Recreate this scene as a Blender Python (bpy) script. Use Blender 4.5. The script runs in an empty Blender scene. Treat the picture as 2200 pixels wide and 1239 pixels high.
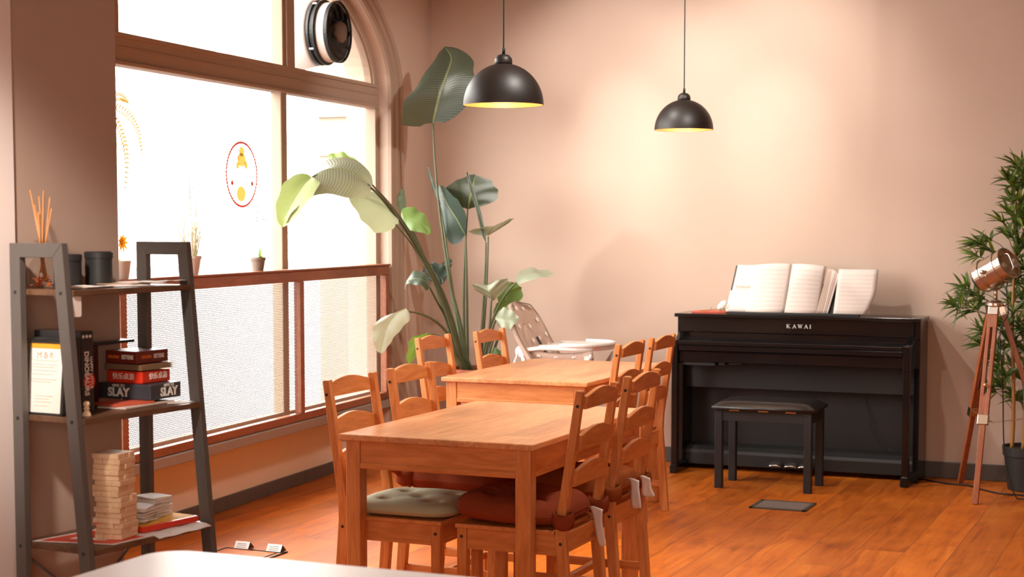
import bpy, bmesh, math, random
from mathutils import Vector, Matrix, noise as mnoise
PI = math.pi
SC = bpy.context.scene
COL = SC.collection

# ------------------------------------------------------------------ camera
cam_d = bpy.data.cameras.new('camera')
cam = bpy.data.objects.new('camera', cam_d)
COL.objects.link(cam)
cam.location = (0, 0, 1.4774)
cam.rotation_euler = (math.radians(90 - 4.1019), 0, math.radians(23.1454))
cam_d.sensor_width = 36
cam_d.lens = 57.273
cam_d.shift_y = 0.0516
cam_d.clip_end = 200
cam_d.dof.use_dof = True
cam_d.dof.focus_distance = 6.6
cam_d.dof.aperture_fstop = 5.0
SC.camera = cam

# ------------------------------------------------------------------ world
world = bpy.data.worlds.new('sky')
SC.world = world
world.use_nodes = True
bg = world.node_tree.nodes['Background']
bg.inputs[0].default_value = (1.0, 0.965, 0.92, 1)
bg.inputs[1].default_value = 18

SC.view_settings.view_transform = 'Standard'
SC.view_settings.look = 'None'
SC.view_settings.gamma = 1
SC.view_settings.use_curve_mapping = False
SC.view_settings.exposure = -0.2
SC.cycles.use_denoising = True
SC.cycles.max_bounces = 8
SC.cycles.diffuse_bounces = 5
SC.cycles.transparent_max_bounces = 16
SC.cycles.sample_clamp_indirect = 6
SC.cycles.caustics_reflective = False
SC.cycles.caustics_refractive = False


def light(kind, name, loc, power, color, aim=None, **kw):
    d = bpy.data.lights.new(name, kind)
    d.energy = power
    d.color = color
    for k, v in kw.items():
        setattr(d, k, v)
    o = bpy.data.objects.new(name, d)
    COL.objects.link(o)
    o.location = loc
    if aim is not None:
        o.rotation_euler = (Vector(aim) - Vector(loc)).to_track_quat('-Z', 'Y').to_euler()
    return o


WARM = (1.0, 0.93, 0.86)
# ceiling spots washing the back wall
light('SPOT', 'wall_spot', (-3.40, 8.35, 3.5), 120, WARM, (-3.40, 9.68, 1.95), spot_size=1.2, spot_blend=0.9, shadow_soft_size=0.05)
light('SPOT', 'wall_spot', (-2.40, 8.35, 3.5), 120, WARM, (-2.40, 9.68, 1.95), spot_size=1.2, spot_blend=0.9, shadow_soft_size=0.05)
light('SPOT', 'core_spot', (-3.38, 8.15, 3.5), 120, WARM, (-3.38, 9.68, 1.98), spot_size=0.42, spot_blend=1.0, shadow_soft_size=0.05)
light('SPOT', 'core_spot', (-2.40, 8.15, 3.5), 110, WARM, (-2.38, 9.68, 1.98), spot_size=0.42, spot_blend=1.0, shadow_soft_size=0.05)
light('SPOT', 'wall_spot', (-3.5, 7.5, 3.5), 215, WARM, (-1.8, 9.68, 1.9), spot_size=1.3, spot_blend=1.0, shadow_soft_size=0.05)
# spots over the tables and floor
light('SPOT', 'table_spot', (-1.6, 5.6, 3.45), 240, WARM, (-2.5, 6.4, 0.7), spot_size=1.7, spot_blend=0.9, shadow_soft_size=0.22)
light('SPOT', 'floor_spot', (-2.3, 6.6, 3.45), 165, WARM, (-1.2, 7.5, 0.0), spot_size=1.35, spot_blend=0.7, shadow_soft_size=0.06)
light('SPOT', 'corner_spot', (-1.6, 7.0, 3.3), 240, WARM, (-4.5, 9.3, 1.4), spot_size=0.8, spot_blend=0.6, shadow_soft_size=0.05)
light('SPOT', 'shelf_spot', (-2.3, 1.4, 3.2), 950, (1.0, 0.86, 0.76), (-3.0, 3.35, 1.42), spot_size=0.38, spot_blend=1.0, shadow_soft_size=0.1)
light('SPOT', 'front_fill_spot', (-1.3, 2.3, 3.4), 150, (1.0, 0.90, 0.82), (-1.75, 2.9, 0.74), spot_size=0.9, spot_blend=0.8, shadow_soft_size=0.1)  # unseen spot added to brighten the white foreground table
# unseen warm fill added behind the camera, in front of the solid rear wall
light('AREA', 'rear_fill_light', (0.2, -2.3, 1.7), 165, (1.0, 0.82, 0.68), (-2.5, 6, 0.9), shape='RECTANGLE', size=3.6, size_y=2.2)
# sunshine on the far side of the street
s_ = light('SUN', 'sun', (0, 0, 20), 3.0, (1.0, 0.95, 0.88), (-9, -3.5, 8), angle=0.01)

# ------------------------------------------------------------------ node helpers
def srgb(r, g, b):
    f = lambda c: (c / 255 / 12.92) if c / 255 <= 0.04045 else ((c / 255 + 0.055) / 1.055) ** 2.4
    return (f(r), f(g), f(b))


class NT:
    def __init__(self, name):
        self.m = bpy.data.materials.new(name)
        self.m.use_nodes = True
        self.t = self.m.node_tree
        self.b = self.t.nodes['Principled BSDF']
        self.out = self.t.nodes['Material Output']

    def n(self, typ, **kw):
        nd = self.t.nodes.new(typ)
        for k, v in kw.items():
            setattr(nd, k, v)
        return nd

    def l(self, a, b):
        self.t.links.new(a, b)

    def set(self, key, v):
        inp = self.b.inputs[key]
        if hasattr(v, 'links'):
            self.l(v, inp)
        else:
            inp.default_value = v if not isinstance(v, tuple) or len(v) == 4 else (*v, 1)

    def math(self, op, a, b=None, c=None):
        nd = self.n('ShaderNodeMath', operation=op)
        for i, v in enumerate((a, b, c)):
            if v is None:
                continue
            if hasattr(v, 'links'):
                self.l(v, nd.inputs[i])
            else:
                nd.inputs[i].default_value = v
        return nd.outputs[0]

    def mix(self, fac, a, b, blend='MIX'):
        nd = self.n('ShaderNodeMix', data_type='RGBA', blend_type=blend)
        for i, v in ((0, fac), (6, a), (7, b)):
            if hasattr(v, 'links'):
                self.l(v, nd.inputs[i])
            else:
                nd.inputs[i].default_value = v if not isinstance(v, tuple) or len(v) == 4 else (*v, 1)
        return nd.outputs[2]

    def coord(self, kind='Object', scale=(1, 1, 1), rot=(0, 0, 0)):
        tc = self.n('ShaderNodeTexCoord')
        mp = self.n('ShaderNodeMapping')
        mp.inputs['Scale'].default_value = scale
        mp.inputs['Rotation'].default_value = rot
        self.l(tc.outputs[kind], mp.inputs[0])
        return mp.outputs[0]

    def noise(self, vec, scale=5, detail=3, rough=0.5, dist=0):
        nd = self.n('ShaderNodeTexNoise')
        nd.inputs['Scale'].default_value = scale
        nd.inputs['Detail'].default_value = detail
        nd.inputs['Roughness'].default_value = rough
        nd.inputs['Distortion'].default_value = dist
        if vec is not None:
            self.l(vec, nd.inputs['Vector'])
        return nd.outputs[0]

    def ramp(self, fac, stops):
        nd = self.n('ShaderNodeValToRGB')
        e = nd.color_ramp.elements
        while len(e) > 1:
            e.remove(e[-1])
        for i, (p, c) in enumerate(stops):
            if i == 0:
                e[0].position = p
                e[0].color = (*c, 1)
            else:
                q = e.new(p)
                q.color = (*c, 1)
        self.l(fac, nd.inputs[0])
        return nd.outputs[0]

    def bump(self, h, strength=0.2, dist=0.01):
        nd = self.n('ShaderNodeBump')
        nd.inputs['Strength'].default_value = strength
        nd.inputs['Distance'].default_value = dist
        self.l(h, nd.inputs['Height'])
        self.l(nd.outputs[0], self.b.inputs['Normal'])


def plain(name, col, rough=0.5, metal=0.0, var=0.06, scale=30, spec=0.5, bump=0.0, coat=0.0):
    t = NT(name)
    nz = t.noise(t.coord(), scale, 3)
    c = t.mix(nz, tuple(x * (1 - var) for x in col), tuple(min(1, x * (1 + var)) for x in col))
    t.set('Base Color', c)
    t.set('Roughness', rough)
    t.set('Metallic', metal)
    t.set('Specular IOR Level', spec)
    if coat:
        t.set('Coat Weight', coat)
        t.set('Coat Roughness', 0.06)
    if bump:
        t.bump(nz, bump, 0.003)
    return t.m


def wood(name, dark, lite, axis, rough=0.38, stretch=14, knots=True, staves=0.0, stave_axis=0):
    t = NT(name)
    sc = [stretch, stretch, stretch]
    sc[axis] = 1.6
    oi = t.n('ShaderNodeObjectInfo')
    tc = t.n('ShaderNodeTexCoord')
    add = t.n('ShaderNodeVectorMath', operation='ADD')
    cmb = t.n('ShaderNodeCombineXYZ')
    r = t.math('MULTIPLY', oi.outputs['Random'], 7.0)
    for i in range(3):
        t.l(r, cmb.inputs[i])
    t.l(tc.outputs['Object'], add.inputs[0])
    t.l(cmb.outputs[0], add.inputs[1])
    mp = t.n('ShaderNodeMapping')
    mp.inputs['Scale'].default_value = sc
    t.l(add.outputs[0], mp.inputs[0])
    g = t.noise(mp.outputs[0], 2.2, 6, 0.55, 1.2)
    g2 = t.noise(mp.outputs[0], 9, 3, 0.6)
    f = t.math('ADD', t.math('MULTIPLY', g, 0.75), t.math('MULTIPLY', g2, 0.3))
    mid = tuple((a + b) / 2 for a, b in zip(dark, lite))
    c = t.ramp(f, [(0.3, dark), (0.48, mid), (0.66, lite)])
    if staves:
        sep = t.n('ShaderNodeSeparateXYZ')
        t.l(tc.outputs['Object'], sep.inputs[0])
        wn = t.n('ShaderNodeTexWhiteNoise', noise_dimensions='2D')
        cb = t.n('ShaderNodeCombineXYZ')
        ia = t.math('FLOOR', t.math('DIVIDE', sep.outputs[stave_axis], staves))
        la = t.math('FLOOR', t.math('ADD', t.math('DIVIDE', sep.outputs[1 - stave_axis], 0.55), t.math('MULTIPLY', ia, 0.37)))
        t.l(ia, cb.inputs[0])
        t.l(la, cb.inputs[1])
        t.l(cb.outputs[0], wn.inputs['Vector'])
        k = t.math('ADD', t.math('MULTIPLY', wn.outputs['Value'], 0.34), 0.83)
        hs = t.n('ShaderNodeHueSaturation')
        t.l(k, hs.inputs['Value'])
        t.l(c, hs.inputs['Color'])
        c = hs.outputs[0]
    if knots:
        vo = t.n('ShaderNodeTexVoronoi', feature='F1')
        ks = [9, 9, 9]
        ks[axis] = 3.2
        m2 = t.n('ShaderNodeMapping')
        m2.inputs['Scale'].default_value = ks
        t.l(add.outputs[0], m2.inputs[0])
        t.l(m2.outputs[0], vo.inputs['Vector'])
        vo.inputs['Scale'].default_value = 0.9
        kf = t.math('SUBTRACT', 1.0, t.math('SMOOTH_MIN', 1.0, t.math('MULTIPLY', vo.outputs['Distance'], 9.0), 0.1))
        kf = t.math('MAXIMUM', kf, 0.0)
        c = t.mix(t.math('MULTIPLY', kf, 0.6), c, tuple(x * 0.35 for x in dark))
    t.set('Base Color', c)
    t.set('Roughness', rough)
    t.bump(f, 0.06, 0.002)
    return t.m


M = {}
PD, PL = (0.45, 0.135, 0.027), (0.71, 0.285, 0.088)
for i, ax in enumerate('xyz'):
    M['pine_' + ax] = wood('antique_pine_' + ax, PD, PL, i)
M['pine_top'] = wood('antique_pine_boards', (0.52, 0.19, 0.065), (0.74, 0.365, 0.165), 1, 0.30, staves=0.092)
M['bolt'] = plain('dark_bolt_cap', (0.03, 0.018, 0.012), 0.5)


def floor_mat():
    t = NT('oak_plank_floor')
    tc = t.n('ShaderNodeTexCoord')
    sep = t.n('ShaderNodeSeparateXYZ')
    t.l(tc.outputs['Object'], sep.inputs[0])
    W_, L_ = 0.205, 1.7
    xs = t.math('DIVIDE', sep.outputs[0], W_)
    ix = t.math('FLOOR', xs)
    wn0 = t.n('ShaderNodeTexWhiteNoise', noise_dimensions='1D')
    t.l(ix, wn0.inputs['W'])
    ys = t.math('ADD', t.math('DIVIDE', sep.outputs[1], L_), wn0.outputs['Value'])
    iy = t.math('FLOOR', ys)
    cb = t.n('ShaderNodeCombineXYZ')
    t.l(ix, cb.inputs[0])
    t.l(iy, cb.inputs[1])
    wn = t.n('ShaderNodeTexWhiteNoise', noise_dimensions='2D')
    t.l(cb.outputs[0], wn.inputs['Vector'])
    # grain
    mp = t.n('ShaderNodeMapping')
    mp.inputs['Scale'].default_value = (9, 0.9, 1)
    off = t.n('ShaderNodeVectorMath', operation='ADD')
    sc = t.n('ShaderNodeVectorMath', operation='SCALE')
    t.l(wn.outputs['Color'], sc.inputs[0])
    sc.inputs['Scale'].default_value = 13
    t.l(tc.outputs['Object'], off.inputs[0])
    t.l(sc.outputs[0], off.inputs[1])
    t.l(off.outputs[0], mp.inputs[0])
    g = t.noise(mp.outputs[0], 3.0, 6, 0.6, 1.0)
    big = t.noise(off.outputs[0], 2.6, 4, 0.6, 0.6)
    f = t.math('ADD', t.math('MULTIPLY', g, 0.55), t.math('MULTIPLY', big, 0.45))
    c = t.ramp(f, [(0.30, (0.24, 0.045, 0.002)), (0.48, (0.50, 0.114, 0.006)), (0.68, (0.65, 0.185, 0.016))])
    hs = t.n('ShaderNodeHueSaturation')
    t.l(t.math('ADD', t.math('MULTIPLY', wn.outputs['Value'], 0.36), 0.80), hs.inputs['Value'])
    t.l(c, hs.inputs['Color'])
    fx = t.math('FRACT', xs)
    fy = t.math('FRACT', ys)
    ex = t.math('MINIMUM', fx, t.math('SUBTRACT', 1.0, fx))
    ey = t.math('MINIMUM', fy, t.math('SUBTRACT', 1.0, fy))
    seam = t.math('MAXIMUM', t.math('LESS_THAN', ex, 0.009), t.math('LESS_THAN', ey, 0.0012))
    c2 = t.mix(t.math('MULTIPLY', seam, 0.6), hs.outputs[0], (0.10, 0.03, 0.008))
    t.set('Base Color', c2)
    t.set('Roughness', t.math('ADD', t.math('MULTIPLY', g, 0.14), 0.38))
    t.set('Specular IOR Level', 0.42)
    t.bump(t.math('SUBTRACT', t.math('MULTIPLY', g, 0.3), seam), 0.08, 0.003)
    return t.m


def wall_mat(name, col, var=0.05):
    t = NT(name)
    v = t.coord()
    a = t.noise(v, 2.2, 5, 0.6)
    b = t.noise(v, 160, 2, 0.5)
    c = t.mix(a, tuple(x * (1 - var) for x in col), tuple(x * (1 + var) for x in col))
    t.set('Base Color', c)
    t.set('Roughness', 0.75)
    t.set('Specular IOR Level', 0.25)
    t.bump(b, 0.10, 0.002)
    return t.m


M['floor'] = floor_mat()
M['wall'] = wall_mat('greige_wall_paint', (0.58, 0.44, 0.352))
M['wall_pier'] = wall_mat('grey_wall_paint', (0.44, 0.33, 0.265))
M['wall_white'] = wall_mat('white_wall_paint', (0.80, 0.72, 0.68), 0.02)
M['ceiling'] = wall_mat('ceiling_paint', (0.45, 0.38, 0.33), 0.02)
M['win_frame'] = wall_mat('taupe_frame_paint', (0.40, 0.29, 0.22))
M['parapet'] = wall_mat('sand_plaster', (0.72, 0.60, 0.46), 0.06)
M['sill'] = plain('grey_sill_paint', (0.27, 0.22, 0.19), 0.45)
M['base_grey'] = plain('grey_baseboard_paint', (0.085, 0.07, 0.06), 0.5)
M['screen_wood'] = wood('reddish_screen_wood', (0.20, 0.055, 0.022), (0.32, 0.10, 0.04), 1, 0.45, knots=False)
M['screen_mesh'] = plain('grey_brown_wire', (0.20, 0.17, 0.15), 0.5, 0.2)
M['black_shade'] = plain('black_lacquer', (0.016, 0.011, 0.008), 0.48, 0, spec=0.6)
M['gold'] = plain('gold_lining', (0.80, 0.34, 0.13), 0.45, 0.4)
M['cord_black'] = plain('black_cord', (0.01, 0.01, 0.01), 0.5)
M['piano'] = plain('polished_black', (0.007, 0.006, 0.006), 0.14, 0, spec=0.38)
M['piano_satin'] = plain('satin_black', (0.024, 0.023, 0.023), 0.5, spec=0.3)
M['leather'] = plain('black_leather', (0.016, 0.013, 0.012), 0.33, bump=0.15, scale=260)
M['brass'] = plain('brass', (0.75, 0.50, 0.20), 0.3, 1.0)
M['silver'] = plain('silver_metal', (0.75, 0.72, 0.68), 0.25, 1.0)
M['nickel'] = plain('brushed_nickel', (0.62, 0.54, 0.46), 0.26, 1.0)
M['white_print'] = plain('white_print', (0.85, 0.80, 0.72), 0.5)
M['paper'] = plain('white_paper', (0.76, 0.70, 0.65), 0.7, var=0.03)
M['paper_edge'] = plain('paper_edges', (0.62, 0.50, 0.42), 0.8, var=0.2, scale=200)
M['shelf_metal'] = plain('graphite_metal', (0.115, 0.105, 0.097), 0.42, 0.2)
M['shelf_wood'] = wood('rustic_brown_board', (0.06, 0.028, 0.014), (0.15, 0.075, 0.04), 1, 0.4, knots=False)
M['charcoal'] = plain('charcoal_plastic', (0.016, 0.017, 0.017), 0.45)
M['white_plastic'] = plain('white_plastic', (0.85, 0.82, 0.79), 0.35, var=0.02)
M['green_fabric'] = plain('sage_fabric', (0.44, 0.44, 0.29), 0.9, bump=0.4, scale=500, var=0.12)
M['red_fabric'] = plain('rust_velvet', (0.24, 0.046, 0.016), 0.9, spec=0.12, bump=0.2, scale=350, var=0.15)
M['brown_fabric'] = plain('russet_velvet', (0.26, 0.065, 0.014), 0.9, spec=0.12, bump=0.2, scale=350, var=0.15)
M['label_fabric'] = plain('white_care_label', (0.88, 0.84, 0.78), 0.8)
M['terracotta'] = plain('terracotta', (0.36, 0.10, 0.045), 0.6)
M['soil'] = plain('soil', (0.05, 0.03, 0.02), 0.95, var=0.3, bump=0.5, scale=60)
M['pot_black'] = plain('black_pot', (0.020, 0.022, 0.022), 0.5)
M['pot_brown'] = plain('brown_plastic_pot', (0.16, 0.12, 0.095), 0.5)
M['pot_grey'] = plain('pale_pot', (0.55, 0.50, 0.46), 0.5)
M['cane'] = plain('bamboo_cane', (0.36, 0.17, 0.045), 0.4, var=0.25, scale=18)
M['tripod_wood'] = wood('mahogany', (0.22, 0.055, 0.02), (0.36, 0.115, 0.045), 2, 0.35, knots=False)
M['jenga'] = wood('pale_beech', (0.62, 0.40, 0.22), (0.80, 0.58, 0.37), 0, 0.55, knots=False)
M['kraft'] = plain('kraft', (0.42, 0.27, 0.16), 0.7)
M['reed'] = plain('reed_stick', (0.45, 0.19, 0.06), 0.6)
M['amber'] = plain('amber_flakes', (0.45, 0.10, 0.02), 0.4, var=0.5, scale=80)


def glass_mat(name, tint=(1, 1, 1), gloss=0.08):
    t = NT(name)
    tr = t.n('ShaderNodeBsdfTransparent')
    tr.inputs[0].default_value = (*tint, 1)
    gl = t.n('ShaderNodeBsdfGlossy')
    gl.inputs['Roughness'].default_value = 0.02
    lw = t.n('ShaderNodeLayerWeight')
    lw.inputs[0].default_value = 0.5
    fr = t.math('ADD', 0.35 * gloss, t.math('MULTIPLY', t.math('POWER', lw.outputs['Facing'], 4.0), gloss * 4))
    mx = t.n('ShaderNodeMixShader')
    t.l(fr, mx.inputs[0])
    t.l(tr.outputs[0], mx.inputs[1])
    t.l(gl.outputs[0], mx.inputs[2])
    t.l(mx.outputs[0], t.out.inputs[0])
    return t.m


M['glass'] = glass_mat('window_glass', (0.985, 0.985, 0.98), 0.03)
M['bottle_glass'] = glass_mat('bottle_glass', (0.93, 0.9, 0.87), 0.1)
M['clear_plastic'] = glass_mat('clear_plastic', (0.85, 0.82, 0.78), 0.12)


def leaf_mat(name, top, under, trans, tw=0.35, rough=0.32):
    t = NT(name)
    uv = t.n('ShaderNodeUVMap')
    uv.uv_map = 'UVMap'
    sep = t.n('ShaderNodeSeparateXYZ')
    t.l(uv.outputs[0], sep.inputs[0])
    av = t.math('ABSOLUTE', sep.outputs[1])
    ph = t.math('SUBTRACT', t.math('MULTIPLY', sep.outputs[0], 250.0), t.math('MULTIPLY', av, 9.0))
    w = t.math('SINE', ph)
    rib = t.math('LESS_THAN', av, 0.035)
    geo = t.n('ShaderNodeNewGeometry')
    nz = t.noise(t.coord(), 6, 3)
    a = t.mix(nz, tuple(x * 0.75 for x in top), tuple(x * 1.25 for x in top))
    c = t.mix(geo.outputs['Backfacing'], a, under)
    c = t.mix(t.math('MULTIPLY', t.math('ADD', w, 1.0), 0.16), c, tuple(min(1, x * 1.9) for x in under))
    c = t.mix(t.math('MULTIPLY', rib, 0.7), c, (0.30, 0.34, 0.13))
    t.set('Base Color', c)
    t.set('Roughness', rough)
    t.set('Specular IOR Level', 0.55)
    t.bump(w, 0.16, 0.003)
    tl = t.n('ShaderNodeBsdfTranslucent')
    tl.inputs[0].default_value = (*trans, 1)
    mx = t.n('ShaderNodeMixShader')
    mx.inputs[0].default_value = tw
    t.l(t.b.outputs[0], mx.inputs[1])
    t.l(tl.outputs[0], mx.inputs[2])
    t.l(mx.outputs[0], t.out.inputs[0])
    return t.m


M['leaf_mature'] = leaf_mat('mature_leaf', (0.040, 0.052, 0.036), (0.12, 0.13, 0.09), (0.14, 0.24, 0.04), 0.10)
M['leaf_blue'] = leaf_mat('blue_green_leaf', (0.022, 0.046, 0.038), (0.07, 0.095, 0.07), (0.10, 0.22, 0.03), 0.12)
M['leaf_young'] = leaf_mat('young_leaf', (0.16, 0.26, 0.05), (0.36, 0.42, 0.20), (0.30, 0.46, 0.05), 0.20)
M['leaf_sheen'] = leaf_mat('sheen_pale_leaf', (0.25, 0.29, 0.20), (0.42, 0.44, 0.34), (0.42, 0.46, 0.24), 0.22)  # pale undersides, lightened further with window sheen and backlight put into the colour
M['leaf_green'] = leaf_mat('fresh_green_leaf', (0.085, 0.165, 0.035), (0.15, 0.24, 0.07), (0.25, 0.42, 0.05), 0.25)
M['stem'] = plain('leaf_stalk', (0.085, 0.10, 0.045), 0.4, var=0.3, scale=12)
M['bamboo_leaf'] = leaf_mat('bamboo_leaf', (0.050, 0.095, 0.022), (0.10, 0.15, 0.04), (0.2, 0.35, 0.03), 0.25, 0.4)
M['bamboo_light'] = leaf_mat('light_bamboo_leaf', (0.15, 0.24, 0.035), (0.2, 0.28, 0.06), (0.35, 0.5, 0.04), 0.3, 0.4)


def thin(name, col, trans, w):
    t = NT(name)
    t.set('Base Color', col)
    t.set('Roughness', 0.7)
    tl = t.n('ShaderNodeBsdfTranslucent')
    tl.inputs[0].default_value = (*trans, 1)
    mx = t.n('ShaderNodeMixShader')
    mx.inputs[0].default_value = w
    t.l(t.b.outputs[0], mx.inputs[1])
    t.l(tl.outputs[0], mx.inputs[2])
    t.l(mx.outputs[0], t.out.inputs[0])
    return t.m


M['fern'] = thin('dry_fern', (0.55, 0.28, 0.05), (0.5, 0.24, 0.04), 0.4)
M['lavender'] = thin('lavender_bloom', (0.40, 0.34, 0.37), (0.4, 0.34, 0.37), 0.3)
M['dry_stem'] = thin('dry_straw', (0.58, 0.52, 0.34), (0.5, 0.45, 0.28), 0.35)
M['orchid_leaf'] = leaf_mat('orchid_leaf', (0.25, 0.42, 0.06), (0.3, 0.45, 0.1), (0.5, 0.7, 0.08), 0.5)
M['yellow'] = thin('yellow_petal', (0.85, 0.48, 0.04), (0.95, 0.6, 0.05), 0.4)


def emis(name, col, s):
    t = NT(name)
    e = t.n('ShaderNodeEmission')
    e.inputs[0].default_value = (*col, 1)
    e.inputs[1].default_value = s
    t.l(e.outputs[0], t.out.inputs[0])
    return t.m


M['bulb'] = emis('warm_bulb', (1.0, 0.72, 0.30), 14)
M['brownstone'] = wall_mat('brown_stone', (0.30, 0.25, 0.20), 0.05)
M['stone'] = wall_mat('pale_stone', (0.72, 0.62, 0.52), 0.05)
M['asphalt'] = plain('street_paving', (0.062, 0.066, 0.072), 0.8)


def music_mat():
    t = NT('sheet_music')
    uv = t.n('ShaderNodeUVMap')
    uv.uv_map = 'UVMap'
    sep = t.n('ShaderNodeSeparateXYZ')
    t.l(uv.outputs[0], sep.inputs[0])
    v = t.math('MULTIPLY', sep.outputs[1], 11.0)
    fr = t.math('FRACT', v)
    band = t.math('MULTIPLY', t.math('GREATER_THAN', fr, 0.22), t.math('LESS_THAN', fr, 0.78))
    inx = t.math('MULTIPLY', t.math('GREATER_THAN', sep.outputs[0], 0.09), t.math('LESS_THAN', sep.outputs[0], 0.91))
    iny = t.math('MULTIPLY', t.math('GREATER_THAN', sep.outputs[1], 0.06), t.math('LESS_THAN', sep.outputs[1], 0.93))
    ln = t.math('LESS_THAN', t.math('FRACT', t.math('MULTIPLY', fr, 9.0)), 0.28)
    mp = t.n('ShaderNodeMapping')
    mp.inputs['Scale'].default_value = (60, 100, 1)
    t.l(uv.outputs[0], mp.inputs[0])
    nt = t.math('GREATER_THAN', t.noise(mp.outputs[0], 1.0, 2), 0.60)
    ink = t.math('MAXIMUM', t.math('MULTIPLY', ln, 0.6), nt)
    ink = t.math('MULTIPLY', t.math('MULTIPLY', ink, band), t.math('MULTIPLY', inx, iny))
    t.set('Base Color', t.mix(t.math('MULTIPLY', ink, 0.5), (0.70, 0.635, 0.585), (0.30, 0.20, 0.17)))
    t.set('Roughness', 0.75)
    return t.m


M['music'] = music_mat()


def star_fabric():
    t = NT('taupe_pattern_fabric')
    nz = t.noise(t.coord(), 14, 4)
    t.set('Base Color', t.mix(nz, (0.50, 0.36, 0.285), (0.60, 0.445, 0.36)))
    t.set('Roughness', 0.6)
    t.bump(nz, 0.5, 0.02)
    return t.m


M['star_fabric'] = star_fabric()
M['star_white'] = plain('white_star_print', (0.86, 0.78, 0.72), 0.6)


def box_mat(name, col, rough=0.35):
    return plain(name, col, rough, var=0.08)


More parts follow.
